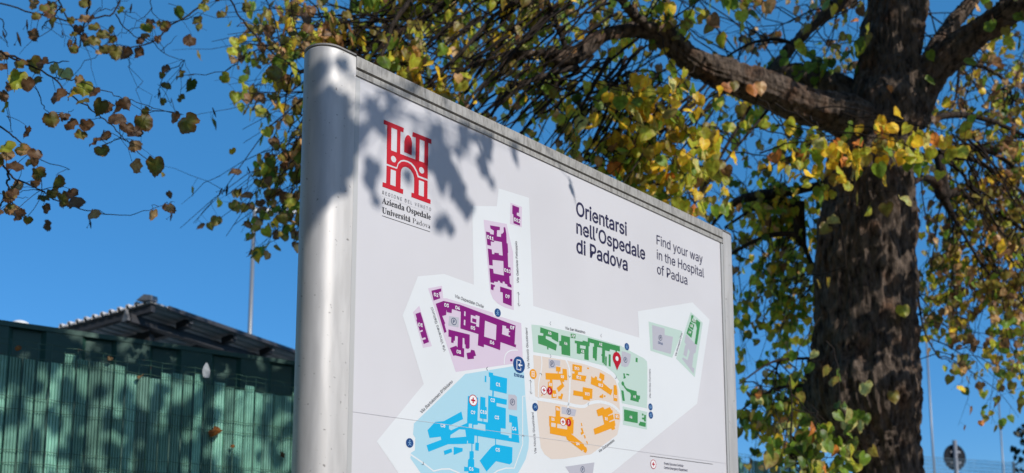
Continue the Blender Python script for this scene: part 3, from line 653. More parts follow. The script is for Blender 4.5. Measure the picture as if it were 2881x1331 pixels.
for i, (x, y) in enumerate(((556, 905), (681, 947), (793, 980), (910, 1020), (1040, 1066))):
    p = at_plane(x, y, RC - rn * 0.05, rn); s1 = (p - RC).dot(e1)
    m = MB(); m.bar(rp(s1, 0.05, -0.045), rp(s1, db - 0.03, -0.05), 0.05, 0.05, up=rn); m.bar(rp(s1, db + 0.03, -0.065), rp(s1, LEN2, -0.065), 0.05, 0.07, up=rn)
    build(m, 'outrigger', M_steel, shelter)
    gusset(rp(s1, 0.03, -0.018), 0.035)
m = MB(); m.prism([(-0.012, 0.0), (0.12, 0.028), (0.05, 0.055), (-0.012, 0.035)], rp(-0.008, 0, 0), rp(0.05, 0, 0), e2, rn)
build(m, 'corner_cap', M_galv, shelter)
m = MB(); m.bar(rp(0.16, 0.0, -0.01), rp(LEN1, 0.0, -0.01), 0.02, 0.03, up=rn); build(m, 'fascia', M_steel, shelter)
for s1 in (sb + 0.25, LEN1 - 0.4):
    for s2 in (db + 0.10, LEN2 - 0.25):
        a = rp(s1, s2, -0.12); m = MB(); m.bar((a.x, a.y, 0), a, 0.09, 0.09, up=(0, 1, 0)); build(m, 'post', M_steel, shelter)

# ------------------------------------------------------------------ street lamp and masts
M_lamp = mat('lamp_grey', (0.27, 0.28, 0.29), 0.4, 0.4)
YL = 11.0
a = at(716, 588, YL); base = Vector((a.x, a.y, 0)); b_ = at(880, 585, YL + 0.2); b_.z = a.z + 0.02
lamp = thing('street_lamp', base, 'slim grey street lamp whose arm reaches behind the sign', 'street lamp')
m = MB(); m.tube([base, Vector((a.x, a.y, a.z * 0.6)), a + Z * 0.02], [0.038, 0.03, 0.022], 10); build(m, 'pole', M_lamp, lamp)
m = MB(); m.bar(a + Vector((0.0, 0, -0.01)), b_, 0.05, 0.042); build(m, 'arm', M_white, lamp)
m = MB(); m.box(b_ + Vector((0.25, 0, 0)), (0.28, 0, 0), (0, 0.11, 0), (0, 0, 0.05)); build(m, 'lamp_head', M_lamp, lamp)
for lab, x, ytop, YM, r in (('thin pale mast rising just right of the big trunk', 2603, 900, 28.0, 0.035), ('thin pale mast at the far right beside the dark tree', 2809, 1120, 30.0, 0.030)):
    tp = at(x, ytop, YM); ms = thing('flagpole', (tp.x, tp.y, 0), lab, 'mast', 'thin masts behind the far fence')
    m = MB(); m.tube([(tp.x, tp.y, 0), (tp.x, tp.y, tp.z)], [r * 1.3, r * 0.8], 8); build(m, 'pole', M_lamp, ms)
    m = MB(); m.tube([(tp.x, tp.y, tp.z), (tp.x, tp.y, tp.z + 0.05), (tp.x, tp.y, tp.z + 0.10)], [0.05, 0.07, 0.03], 8); build(m, 'finial', M_lamp, ms)

# back of a traffic sign
YS = 17.0
c = at(2687, 1287, YS); rs_ = 75 / 2 / FH * YS
sg = thing('traffic_sign', (c.x, c.y, 0), 'dark grey back of a round traffic sign on its pole, right of the trunk', 'traffic sign')
M_back = mat('sign_back', (0.014, 0.017, 0.022), 0.7, 0.0, spec=0.1, mottle=(6, (0.024, 0.028, 0.034), 0.4, 0.7))
nd = Vector((math.sin(R(17)), -math.cos(R(17)), 0)); sd = Vector((nd.y, -nd.x, 0)) * -1
m = MB(); ring = []
for k in range(36):
    th = 2 * math.pi * k / 36; ring.append((rs_ * math.cos(th), rs_ * math.sin(th)))
m.prism(ring, c - nd * 0.02, c - nd * 0.005, sd, Z)
m.add([c + sd * p * 0.9 + Z * q_ * 0.9 - nd * 0.003 for p, q_ in ring] + [c + sd * p + Z * q_ + nd * 0.004 for p, q_ in ring], [(k, (k + 1) % 36, 36 + (k + 1) % 36, 36 + k) for k in range(36)])
build(m, 'plate', M_back, sg)
m = MB(); pt = at(2680, 1240, YS).z
m.tube([(c.x + nd.x * .05 - .03, c.y + nd.y * .05, 0), (c.x + nd.x * .05 - .03, c.y + nd.y * .05, pt)], 0.04, 10); build(m, 'pole', M_galv, sg)
for dz in (-0.1, 0.1):
    m = MB(); m.bar(c + Z * dz - sd * 0.11 + nd * .012, c + Z * dz + sd * 0.11 + nd * .012, 0.02, 0.035); build(m, 'bracket', M_galv, sg)

# far mesh fence on the right
YF = 13.0
a = at(2560, 1289, YF); b_ = at(2990, 1306, YF + 1.5)
ff = thing('mesh_fence', ((a.x + b_.x) / 2 + 1, (a.y + b_.y) / 2, 0), 'tall pale see-through mesh fence beyond the trunk at the right edge', 'fence')
M_fw = mat('pale_wire', (0.10, 0.16, 0.2), 0.5)
dx = (b_ - a); dx.z = 0; ln = dx.length; dx.normalize(); zt = (a.z + b_.z) / 2
m = MB(); ln2 = ln + 1.6
t = -0.8
while t < ln2:
    p = Vector((a.x, a.y, 0)) + dx * t; m.tube([p, p + Z * zt], 0.0035, 4, smooth=False); t += 0.055
z = 0.05
while z < zt + 0.01:
    p = Vector((a.x, a.y, z)); m.tube([p + dx * -0.8, p + dx * ln2], 0.0035, 4, smooth=False); z += 0.055 if z > 2.0 else 0.11
build(m, 'wire_mesh', M_fw, ff)
for t in (-0.8, ln * 0.55 + 0.4, ln2):
    p = Vector((a.x, a.y, 0)) + dx * t; m = MB(); m.tube([p - Vector((0, -.06, 0)), p + Z * (zt + 0.03) - Vector((0, -.06, 0))], 0.02, 8); build(m, 'post', M_fw, ff)
# ------------------------------------------------------------------ leaves
def leaf_mat(name, mott=True):
    m = bpy.data.materials.new(name); m.use_nodes = True
    t = m.node_tree; t.nodes.clear()
    out = t.nodes.new('ShaderNodeOutputMaterial'); at_ = t.nodes.new('ShaderNodeAttribute'); at_.attribute_name = 'tint'
    tc = t.nodes.new('ShaderNodeTexCoord'); n = t.nodes.new('ShaderNodeTexNoise'); n.inputs['Scale'].default_value = 55; n.inputs['Detail'].default_value = 4
    r = t.nodes.new('ShaderNodeValToRGB'); r.color_ramp.elements[0].position = 0.32; r.color_ramp.elements[1].position = 0.62
    r.color_ramp.elements[0].color = (0.62, 0.45, 0.32, 1); r.color_ramp.elements[1].color = (1.05, 1.05, 1.0, 1)
    mx = t.nodes.new('ShaderNodeMix'); mx.data_type = 'RGBA'; mx.blend_type = 'MULTIPLY'; mx.inputs['Factor'].default_value = 0.8
    t.links.new(tc.outputs['Object'], n.inputs['Vector']); t.links.new(n.outputs['Fac'], r.inputs[0])
    t.links.new(at_.outputs['Color'], mx.inputs[6]); t.links.new(r.outputs[0], mx.inputs[7])
    p = t.nodes.new('ShaderNodeBsdfPrincipled'); p.inputs['Roughness'].default_value = 0.45; p.inputs['Specular IOR Level'].default_value = 0.4
    tr = t.nodes.new('ShaderNodeBsdfTranslucent'); ms = t.nodes.new('ShaderNodeMixShader'); ms.inputs[0].default_value = 0.5
    t.links.new(mx.outputs[2], p.inputs['Base Color']); t.links.new(mx.outputs[2], tr.inputs['Color'])
    t.links.new(p.outputs[0], ms.inputs[1]); t.links.new(tr.outputs[0], ms.inputs[2]); t.links.new(ms.outputs[0], out.inputs[0])
    return m
M_leaf = leaf_mat('lime_leaf')
HALF = [(0.0, 0.06), (0.17, -0.06), (0.36, -0.02), (0.48, 0.16), (0.50, 0.36), (0.42, 0.58), (0.27, 0.78), (0.10, 0.93), (0.0, 1.06)]
HALF_FINE = [(0.0, 0.08), (0.10, -0.02), (0.20, -0.07), (0.33, -0.04), (0.42, 0.06), (0.50, 0.16), (0.49, 0.26), (0.54, 0.36), (0.48, 0.47), (0.48, 0.58), (0.38, 0.68), (0.35, 0.80), (0.22, 0.86), (0.14, 0.97), (0.05, 1.0), (0.0, 1.14)]
PAL = dict(green=((0.10, 0.17, 0.02), (0.12, 0.17, 0.02)), dgreen=((0.045, 0.085, 0.015), (0.07, 0.08, 0.015)), yg=((0.27, 0.30, 0.03), (0.30, 0.26, 0.03)),
           yellow=((0.52, 0.38, 0.03), (0.50, 0.30, 0.03)), olive=((0.17, 0.15, 0.03), (0.15, 0.10, 0.03)), brown=((0.17, 0.095, 0.045), (0.12, 0.06, 0.03)),
           tan=((0.42, 0.27, 0.12), (0.32, 0.17, 0.07)), rim=((0.17, 0.16, 0.03), (0.19, 0.085, 0.03)), pale=((0.36, 0.38, 0.14), (0.40, 0.34, 0.12)), rust=((0.45, 0.17, 0.04), (0.36, 0.12, 0.03)))
class Leaves:
    def __init__(s, gain=1.0): s.mb = MB(); s.c = []; s.gain = gain
    def add(s, pos, size, kind, tip=None, nrm=None, fine=False, rg=random, curl=None):
        ci, ce = PAL[kind]; v = rg.uniform(0.75, 1.25) * s.gain
        if tip is None: tip = Vector((rg.gauss(0, 0.45), rg.gauss(0, 0.45), -1))
        tip = tip.normalized()
        if nrm is None: nrm = Vector((rg.gauss(0, 1), rg.gauss(0, 1) - 0.25, rg.gauss(0, 0.6)))
        nrm = (nrm - tip * nrm.dot(tip))
        nrm = nrm.normalized() if nrm.length > 1e-3 else tip.orthogonal().normalized()
        sd = tip.cross(nrm)
        half = HALF_FINE if fine else HALF
        fold = rg.uniform(0.1, 0.55); cv = rg.uniform(-0.3, 0.5) if curl is None else curl; wd = rg.uniform(0.85, 1.05)
        asym = rg.uniform(0.9, 1.1); wav = rg.uniform(0, 6.28); wa = rg.uniform(0.02, 0.07) * (1.6 if fine else 1)
        outl = [(x * wd, y) for x, y in half] + [(-x * wd * asym, y) for x, y in half[-2:0:-1]]
        inner = [(x * 0.5, y * 0.5 + 0.2) for x, y in outl]
        vs = []
        def P(x, y):
            return pos + (sd * x + tip * (y - cv * 0.35 * y * y) + nrm * (-abs(x) * fold + cv * y * y * 0.55 + wa * math.sin(9 * y + wav + x * 7))) * size
        for x, y in outl: vs.append(P(x + (rg.uniform(-.025, .025) if fine else 0), y + (rg.uniform(-.03, .03) if fine else 0)))
        for x, y in inner: vs.append(P(x, y))
        n = len(outl); vs.append(P(0, 0.45))
        fs = [(i, (i + 1) % n, n + (i + 1) % n, n + i) for i in range(n)] + [(n + i, n + (i + 1) % n, 2 * n) for i in range(n)]
        s.mb.add(vs, fs, 0, True)
        s.c += [(ce[0] * v, ce[1] * v, ce[2] * v, 1)] * n + [(ci[0] * v, ci[1] * v, ci[2] * v, 1)] * (n + 1)
    def done(s, name, parent):
        o = build(s.mb, name, M_leaf, parent)
        ca = o.data.color_attributes.new('tint', 'FLOAT_COLOR', 'POINT'); ca.data.foreach_set('color', [v for q in s.c for v in q])
        return o
def pick(w):
    r = random.uniform(0, sum(w.values()))
    for k, v in w.items():
        r -= v
        if r <= 0: return k
    return k
def inpoly(x, y, P):
    c = False; j = len(P) - 1
    for i in range(len(P)):
        if (P[i][1] > y) != (P[j][1] > y) and x < (P[j][0] - P[i][0]) * (y - P[i][1]) / (P[j][1] - P[i][1]) + P[i][0]: c = not c
        j = i
    return c
def bark(name, c1, c2, moss=None):
    m = bpy.data.materials.new(name); m.use_nodes = True
    t = m.node_tree; b = t.nodes['Principled BSDF']; b.inputs['Roughness'].default_value = 0.9; b.inputs['Specular IOR Level'].default_value = 0.2
    tc = t.nodes.new('ShaderNodeTexCoord'); mp = t.nodes.new('ShaderNodeMapping'); mp.inputs['Scale'].default_value = (1, 1, 0.36)
    n = t.nodes.new('ShaderNodeTexNoise'); n.inputs['Scale'].default_value = 34; n.inputs['Detail'].default_value = 9; n.inputs['Roughness'].default_value = 0.65
    r = t.nodes.new('ShaderNodeValToRGB'); r.color_ramp.elements[0].position = 0.34; r.color_ramp.elements[1].position = 0.66
    r.color_ramp.elements[0].color = (*c1, 1); r.color_ramp.elements[1].color = (*c2, 1)
    n3 = t.nodes.new('ShaderNodeTexNoise'); n3.inputs['Scale'].default_value = 6; n3.inputs['Detail'].default_value = 5
    r3 = t.nodes.new('ShaderNodeValToRGB'); r3.color_ramp.elements[0].position = 0.52; r3.color_ramp.elements[1].position = 0.7
    r3.color_ramp.elements[0].color = (1, 1, 1, 1); r3.color_ramp.elements[1].color = (1.25, 0.92, 0.72, 1)
    mx = t.nodes.new('ShaderNodeMix'); mx.data_type = 'RGBA'; mx.blend_type = 'MULTIPLY'; mx.inputs['Factor'].default_value = 1
    bpn = t.nodes.new('ShaderNodeBump'); bpn.inputs['Strength'].default_value = 1.0; bpn.inputs['Distance'].default_value = 0.035
    t.links.new(tc.outputs['Object'], mp.inputs[0]); t.links.new(mp.outputs[0], n.inputs['Vector']); t.links.new(n.outputs['Fac'], r.inputs[0])
    t.links.new(tc.outputs['Object'], n3.inputs['Vector']); t.links.new(n3.outputs['Fac'], r3.inputs[0])
    t.links.new(r.outputs[0], mx.inputs[6]); t.links.new(r3.outputs[0], mx.inputs[7]); t.links.new(mx.outputs[2], b.inputs['Base Color'])
    t.links.new(n.outputs['Fac'], bpn.inputs['Height']); t.links.new(bpn.outputs[0], b.inputs['Normal'])
    return m
M_bark = bark('lime_bark', (0.011, 0.008, 0.007), (0.215, 0.16, 0.122))
M_bough = bark('bough_bark', (0.012, 0.009, 0.007), (0.085, 0.066, 0.054))
M_twig = mat('twig_bark', (0.016, 0.011, 0.009), 0.85, spec=0.2, mottle=(25, (0.04, 0.028, 0.02), 0.4, 0.7))

def rough_limb(pts, rads, rings, sides, amp, seed, vs_=1.6, deep=0.0):
    """tapered limb with ridged, lumpy bark; pts are 3-d, interpolated"""
    P = smooth_line([Vector(p) for p in pts], rings); Rr = [q.x for q in smooth_line([Vector((r, 0, 0)) for r in rads], rings)]
    m = MB(); vs = []; prev = None; n = len(P); dist = 0
    for i, p in enumerate(P):
        d = (P[min(i + 1, n - 1)] - P[max(i - 1, 0)]).normalized()
        if i: dist += (P[i] - P[i - 1]).length
        a = d.orthogonal().normalized() if prev is None else (prev - d * prev.dot(d)).normalized()
        prev = a; b = d.cross(a)
        for k in range(sides):
            th = 2 * math.pi * k / sides; dr = a * math.cos(th) + b * math.sin(th)
            r0 = max(Rr[i], 0.004)
            q = Vector((math.cos(th) * 2.2, math.sin(th) * 2.2, dist * vs_ + seed))
            lump = noise.noise(q * 1.1) * 0.5 + 0.28 * noise.noise(q * 2.6 + Vector((3, 1, 7)))
            rid = 1 - abs(noise.noise(Vector((math.cos(th) * 7, math.sin(th) * 7, dist * 2.4 + seed * 3))) * 2)
            fine = noise.noise(Vector((math.cos(th) * 16, math.sin(th) * 16, dist * 11 + seed)))
            r1 = r0 * (1 + amp * (lump + 0.45 * (rid - 0.5) + 0.22 * fine))
            if deep:
                s = p + dr * r0; wv = noise.noise(s * 5) * 0.09; s = Vector((s.x + wv, s.y + wv, s.z * 0.15 + noise.noise(s * 3 + Vector((5, 5, 5))) * 0.10))
                r1 += deep * (0.5 - min(1.0, abs(noise.noise(s * 21)) * 3.2)) + deep * 0.45 * (0.4 - min(1.0, abs(noise.noise(s * 41 + Vector((9, 2, 4)))) * 3))
                r1 += deep * 0.4 * noise.noise(Vector((s.x * 60, s.y * 60, s.z * 90))) + deep * 1.6 * noise.noise(Vector((p.x + dr.x * r0, p.y + dr.y * r0, p.z)) * 6.5)
            vs.append(p + dr * r1)
    m.add(vs, [(i * sides + k, i * sides + (k + 1) % sides, (i + 1) * sides + (k + 1) % sides, (i + 1) * sides + k) for i in range(n - 1) for k in range(sides)], 0, True)
    m.add(vs[-sides:], [tuple(range(sides))], 0)
    return m

# ------------------------------------------------------------------ the big lime tree
KT = 0.68                                  # depths below are scaled by this
def atk(x, y, Y): return at(x, y, Y * KT)
YT = 5.1
lime = thing('lime_tree', (1.99, YT, 0), 'large lime tree with a thick gnarled trunk and yellowing leaves, right of the sign', 'tree')
def rows_to(rows, Y):
    pts, rd = [], []
    for y, l, r in rows:
        a, b = at(l, y, Y), at(r, y, Y); pts.append((a + b) / 2); rd.append((b - a).length / 2)
    return pts, rd
rows = [(1500, 2420, 2590), (1331, 2408, 2586), (1250, 2360, 2590), (1170, 2292, 2594), (1095, 2262, 2588), (1000, 2284, 2577), (850, 2294, 2573), (700, 2299, 2571), (560, 2312, 2574), (450, 2340, 2566), (370, 2372, 2585), (300, 2388, 2602), (200, 2414, 2590), (100, 2426, 2592), (0, 2444, 2612), (-220, 2490, 2650), (-520, 2560, 2700)]
pts, rd = rows_to(rows, YT)
b0 = pts[0]; pts = [Vector((b0.x + 0.1, YT, -0.05)), Vector((b0.x + 0.08, YT, 0.35)), Vector((b0.x + 0.04, YT, 1.0))] + pts; rd = [0.40, 0.25, 0.2] + rd
rd = [v * 0.95 for v in rd]
trunk = build(rough_limb(pts, rd, 20, 230, 0.14, 3.0, deep=0.012), 'trunk', M_bark, lime)
def limb(px, name='limb', sides=80, rings=16, amp=0.2, seed=1.0, parent=lime):
    """px: (x, y, depth, width in photo pixels)"""
    p = [atk(x, y, Y) for x, y, Y, w_ in px]; r = [w_ / 2 / FH * Y * KT for x, y, Y, w_ in px]
    return build(rough_limb(p, r, rings, sides, amp, seed, deep=0.009 if name == 'limb' else 0.0), name, M_bark if name == 'limb' else M_bough, parent), p, r
G = []                                     # guide points twigs can grow from: (point, radius)
def limb_g(px, **k):
    o, p, r = limb(px, **k)
    for a, b in zip(smooth_line(p, 5), smooth_line([Vector((q, 0, 0)) for q in r], 5)): G.append((a, b.x))
    return o
limb_g([(2470, 400, 7.45, 150), (2390, 332, 7.3, 125), (2270, 298, 7.1, 100), (2146, 248, 6.95, 94), (2041, 212, 6.85, 92), (1957, 178, 6.75, 80), (1890, 125, 6.7, 70), (1845, 88, 6.65, 56), (1770, 85, 6.6, 44), (1690, 105, 6.5, 38), (1601, 165, 6.4, 50), (1540, 150, 6.35, 24), (1460, 155, 6.25, 18), (1380, 165, 6.15, 14), (1270, 215, 6.05, 11), (1160, 270, 6.0, 8)], seed=9)
limb_g([(2450, 330, 7.7, 120), (2330, 258, 7.75, 118), (2230, 222, 7.8, 88), (2170, 208, 7.85, 40), (2230, 128, 8.0, 32), (2290, 72, 8.1, 32), (2345, 22, 8.2, 34), (2410, -20, 8.3, 34), (2470, -120, 8.4, 30)], seed=21, sides=28)
limb_g([(2540, 330, 7.5, 140), (2605, 225, 7.4, 105), (2680, 150, 7.3, 92), (2750, 95, 7.2, 84), (2830, 38, 7.1, 80), (2900, -15, 7.0, 76), (3060, -150, 6.7, 60), (3200, -320, 6.4, 40)], seed=33)
limb_g([(2600, 190, 7.75, 40), (2640, 120, 7.8, 48), (2690, 55, 7.9, 44), (2740, 0, 8, 40), (2800, -90, 8.1, 30)], seed=39, sides=24)
limb_g([(1880, 110, 6.7, 44), (1880, 60, 6.7, 31), (1878, 0, 6.7, 28), (1870, -120, 6.7, 22)], seed=41, sides=20)
limb_g([(1850, 95, 6.65, 40), (1800, 55, 6.5, 26), (1765, 20, 6.4, 20), (1720, -40, 6.3, 16)], seed=43, sides=16)
for px in ([(2033, 168, 7.6, 6), (2080, 138, 7.7, 8), (2125, 118, 7.8, 9), (2188, 111, 7.9, 11), (2235, 127, 8.0, 14)], [(1601, 165, 6.4, 24), (1575, 90, 6.3, 15), (1540, 0, 6.2, 13), (1500, -90, 6.1, 10)],
           [(1625, 190, 6.4, 20), (1560, 205, 6.3, 15), (1480, 235, 6.2, 11), (1400, 300, 6.1, 7)], [(1700, -60, 6.4, 20), (1583, 0, 6.3, 15), (1460, 130, 6.15, 12), (1298, 300, 6.0, 8), (1240, 350, 5.95, 5)],
           [(1560, -80, 6.2, 18), (1460, 0, 6.1, 14), (1389, 46, 6.05, 13), (1326, 116, 6.0, 12), (1195, 254, 5.9, 9), (1130, 330, 5.9, 5)], [(1330, -40, 6.3, 22), (1230, 21, 6.2, 19), (1107, 102, 6.1, 18), (998, 155, 6.0, 13), (900, 190, 5.9, 7), (820, 205, 5.8, 4)],
           [(1180, -30, 6.0, 16), (1110, 60, 5.9, 14), (1090, 120, 5.9, 12), (1055, 190, 5.9, 8)], [(1310, -60, 6.9, 16), (1200, 40, 6.8, 14), (1130, 90, 6.7, 10)],
           [(2110, 300, 7.0, 10), (2010, 470, 6.9, 9), (1930, 620, 6.8, 6)], [(2160, 310, 7.05, 9), (2060, 430, 6.95, 7), (1990, 520, 6.9, 5)],
           [(1720, 150, 6.6, 14), (1660, 260, 6.5, 12), (1590, 380, 6.4, 8)], [(1760, 160, 6.7, 12), (1700, 330, 6.6, 10), (1640, 450, 6.5, 6)],
           [(1850, 210, 6.8, 12), (1790, 300, 6.6, 9), (1750, 420, 6.5, 5)],
           # knots and shoots either side of the trunk
           [(2380, 500, 7.6, 26), (2270, 530, 7.9, 24), (2180, 545, 8.1, 30), (2090, 560, 8.3, 26), (2030, 600, 8.4, 14), (2000, 640, 8.5, 10)], [(2250, 570, 8.0, 30), (2248, 610, 8.0, 34), (2252, 660, 8.0, 34), (2262, 690, 8.0, 16)],
           [(2250, 590, 8.0, 16), (2200, 575, 8.1, 12), (2120, 590, 8.2, 10), (2040, 640, 8.4, 8)], [(2255, 660, 8.0, 18), (2180, 660, 8.1, 15), (2120, 680, 8.2, 12), (2055, 715, 8.3, 9)], [(2262, 690, 8.0, 14), (2290, 760, 7.9, 10), (2300, 800, 7.8, 6)],
           [(2560, 520, 7.7, 20), (2600, 500, 7.9, 18), (2640, 520, 8.1, 34), (2655, 550, 8.1, 36), (2700, 545, 8.2, 18), (2790, 590, 8.4, 12), (2900, 660, 8.6, 8)], [(2655, 560, 8.1, 26), (2700, 640, 8.2, 10), (2760, 740, 8.3, 8), (2830, 830, 8.4, 5)],
           [(2640, 440, 8.1, 26), (2650, 490, 8.1, 30), (2655, 540, 8.1, 34)], [(2650, 440, 8.1, 22), (2740, 450, 8.3, 14), (2820, 500, 8.5, 11), (2900, 560, 8.7, 8)], [(2640, 430, 8.1, 20), (2720, 410, 8.3, 15), (2810, 440, 8.5, 12), (2910, 520, 8.7, 9)],
           [(2560, 370, 7.7, 22), (2640, 330, 8.0, 20), (2720, 325, 8.2, 18), (2800, 345, 8.4, 14), (2900, 390, 8.6, 10)], [(2600, 330, 8.2, 8), (2680, 300, 8.4, 7), (2700, 180, 8.5, 9)], [(2700, 175, 8.2, 14), (2770, 190, 8.3, 11), (2830, 230, 8.5, 8), (2850, 290, 8.6, 6)],
           [(2640, 1005, 8.2, 4), (2600, 930, 8.3, 5), (2580, 820, 8.2, 8)], [(2290, 1008, 7.6, 9), (2200, 1012, 7.5, 8), (2150, 1030, 7.4, 6), (2080, 1080, 7.3, 4)], [(2260, 1085, 7.7, 12), (2200, 1090, 7.8, 9), (2130, 1120, 7.9, 7), (2080, 1160, 8.0, 5)],
           [(2230, 1310, 6.4, 7), (2225, 1240, 6.4, 6), (2228, 1150, 6.4, 5), (2222, 1060, 6.4, 3)], [(2290, 780, 7.3, 3), (2345, 762, 7.1, 4), (2380, 750, 7.0, 2)]):
    limb_g(px, name='branch', sides=10, rings=5, amp=0.12, seed=random.uniform(0, 50))
# off-frame boughs on the sunny side that shade the sign, the fence and the trunk
for p, r in (([(2.25, 5.05, 5.3), (2.0, 4.3, 5.3), (1.75, 3.2, 5.1), (1.35, 2.1, 4.8), (1.1, 1.3, 4.2), (0.95, 0.9, 3.6)], [0.11, 0.09, 0.07, 0.05, 0.03, 0.01]), ([(1.75, 3.2, 5.1), (1.3, 2.6, 4.9), (0.8, 2.0, 4.6), (0.3, 1.7, 4.3)], [0.05, 0.04, 0.03, 0.01]),
             ([(2.72, 4.72, 4.62), (3.3, 4.35, 4.7), (4.0, 3.9, 4.9), (4.8, 3.4, 5.0)], [0.07, 0.06, 0.045, 0.02]), ([(3.3, 4.35, 4.7), (3.7, 4.45, 4.1), (4.2, 4.5, 3.4)], [0.06, 0.04, 0.015]), ([(2.5, 5.0, 5.4), (3.4, 4.0, 6.2), (3.9, 3.0, 6.6)], [0.09, 0.06, 0.02]), ([(2.1, 5.0, 5.4), (1.2, 4.2, 6.2), (0.6, 3.4, 6.3)], [0.09, 0.05, 0.02])):
    p = [Vector(q) for q in p]; build(rough_limb(p, r, 5, 14, 0.15, random.uniform(0, 40)), 'branch', M_bark, lime)
    for a in smooth_line(p, 5): G.append((a, 0.03))

twigs = MB(); fol = Leaves(2.45)
def twig(a, b, r0, r1, sag=0.12, n=7, wig=0.03):
    L = (b - a).length; c = (a + b) / 2 + Vector((random.gauss(0, .06), random.gauss(0, .06), sag)) * L
    out = []
    for i in range(n + 1):
        t = i / n; p = a * (1 - t) ** 2 + c * 2 * t * (1 - t) + b * t * t
        if 0 < i < n: p = p + Vector((random.gauss(0, wig), random.gauss(0, wig), random.gauss(0, wig))) * L * 0.5
        out.append(p)
    twigs.tube(out, [r0 + (r1 - r0) * i / n for i in range(n + 1)], 4, cap=False)
    return out
def leafy(path, n, size, pal, t0=0.3, spread=0.5):
    for k in range(n):
        t = t0 + (1 - t0) * (k + random.random()) / n
        i = min(int(t * (len(path) - 1)), len(path) - 2); f = t * (len(path) - 1) - i
        p = path[i].lerp(path[i + 1], f)
        s = size * random.uniform(0.7, 1.2); q = p + Vector((random.gauss(0, spread), random.gauss(0, spread), -abs(random.gauss(0, spread)) - 0.2)) * s
        twigs.tube([p, q], [0.0009, 0.0006], 3, cap=False)
        fol.add(q, s, pick(pal))
    
def region(poly, n, Y, size, pal, lpt=(5, 9), dmax=1.2, tw=(0.0045, 0.0012), t0=0.35, down=0.0):
    xs = [p[0] for p in poly]; ys = [p[1] for p in poly]; made = 0
    while made < n:
        x, y = random.uniform(min(xs), max(xs)), random.uniform(min(ys), max(ys))
        if not inpoly(x, y, poly): continue
        p = atk(x, y, random.uniform(*Y))
        cand = random.sample(G, min(60, len(G)))
        cand = sorted(cand, key=lambda g_: (g_[0] - p).length + max(0, p.z - g_[0].z) * 0.6)[:3]
        a = random.choice(cand)[0]; d = a - p
        if d.length > dmax: a = p + d.normalized() * dmax
        path = twig(a, p, tw[0], tw[1], sag=random.uniform(0.02, 0.2))
        leafy(path, random.randint(*lpt), size, pal, t0)
        # side shoots
        for _ in range(random.randint(1, 3)):
            i = random.randint(2, len(path) - 2); e = path[i] + Vector((random.gauss(0, .14), random.gauss(0, .14), random.gauss(-.1, .1)))
            sp_ = twig(path[i], e, 0.0016, 0.0007, 0.05, 4)
            leafy(sp_, random.randint(1, 3), size, pal, 0.4)
        made += 1
MIX = dict(olive=4.5, green=3, dgreen=.8, yg=4.2, yellow=1.3, brown=.9, tan=.6, pale=.5)
MIXB = dict(olive=5, green=1.8, dgreen=.7, yg=1.8, yellow=.7, brown=2.6, tan=.7)
MIXG = dict(olive=3, green=3.5, dgreen=.8, yg=4, yellow=1.6, brown=.5, tan=.6)
MIXD = dict(green=2.5, yg=6, yellow=5, olive=1.5, rust=.5, pale=1)
region([(560, 0), (880, 0), (860, 200), (856, 480), (850, 700), (780, 740), (700, 720), (660, 620), (700, 500), (680, 400), (580, 290), (540, 180)], 54, (5.6, 6.6), 0.053, dict(MIXB, yg=2.6, tan=1.2), (5, 9))
region([(600, 470), (862, 400), (858, 745), (720, 735), (640, 640)], 13, (5.7, 6.4), 0.050, dict(MIXB, yg=2, tan=1), (3, 6), 0.8)
region([(470, 600), (840, 540), (840, 720), (700, 740), (600, 680), (480, 640)], 9, (5.8, 6.3), 0.05, MIXB, (3, 6))
region([(860, -150), (1500, -150), (1500, 90), (1330, 260), (1120, 210), (1010, 160), (860, 130)], 68, (5.95, 7.2), 0.054, MIX)
region([(1080, 120), (1200, 120), (1260, 330), (1160, 300)], 16, (5.6, 6.0), 0.062, MIXG, (5, 9))
region([(1250, 60), (1700, -100), (1950, -100), (1800, 200), (1780, 520), (1640, 480), (1300, 320)], 62, (6.35, 7.8), 0.054, MIX)
region([(1400, 360), (1780, 420), (2080, 560), (2060, 640), (1900, 600)], 30, (6.3, 7.2), 0.06, MIX, (4, 7))
region([(1760, 190), (1990, 250), (1985, 560), (1900, 570), (1790, 420)], 24, (6.0, 6.5), 0.068, MIXD, (5, 8), 0.9)
region([(2060, 560), (2310, 470), (2300, 1331), (2080, 1400)], 92, (7.8, 9.6), 0.058, MIXG, (5, 9))
region([(1950, 300), (2340, 380), (2300, 560), (2060, 600)], 36, (7.6, 9.0), 0.056, MIX, (4, 8))
region([(2340, 370), (2730, 385), (2720, 440), (2600, 450), (2440, 430), (2360, 440)], 16, (6.3, 6.7), 0.068, MIXD, (4, 7), 0.5)
region([(2270, 440), (2400, 420), (2370, 520), (2280, 520)], 5, (6.4, 6.8), 0.066, MIXD, (3, 5), 0.5)
region([(2170, 1120), (2290, 1110), (2440, 1260), (2480, 1420), (2120, 1420)], 20, (6.2, 6.8), 0.07, dict(pale=3, green=4, dgreen=3, yg=2, rust=.7, olive=2), (4, 7), 0.6)
region([(2580, 600), (2881, 500), (2990, 900), (2881, 1090), (2760, 1060), (2640, 1040), (2590, 900)], 112, (8.2, 10), 0.056, dict(MIXB, yellow=1.6, yg=2.5, tan=1.5))
region([(2720, 1150), (2990, 1060), (2990, 1190), (2830, 1190)], 9, (8.4, 9.5), 0.06, MIXB, (4, 7))
region([(2620, 150), (2990, 80), (2990, 560), (2620, 540)], 60, (7.8, 9.6), 0.054, dict(MIXB, yellow=1.6, yg=2.5, tan=1.5))
region([(1930, -80), (2440, -80), (2400, 330), (2100, 200), (1960, 140)], 26, (8.5, 11), 0.05, dict(olive=3, brown=4, tan=1.5, rust=1), (2, 6), 2.2)
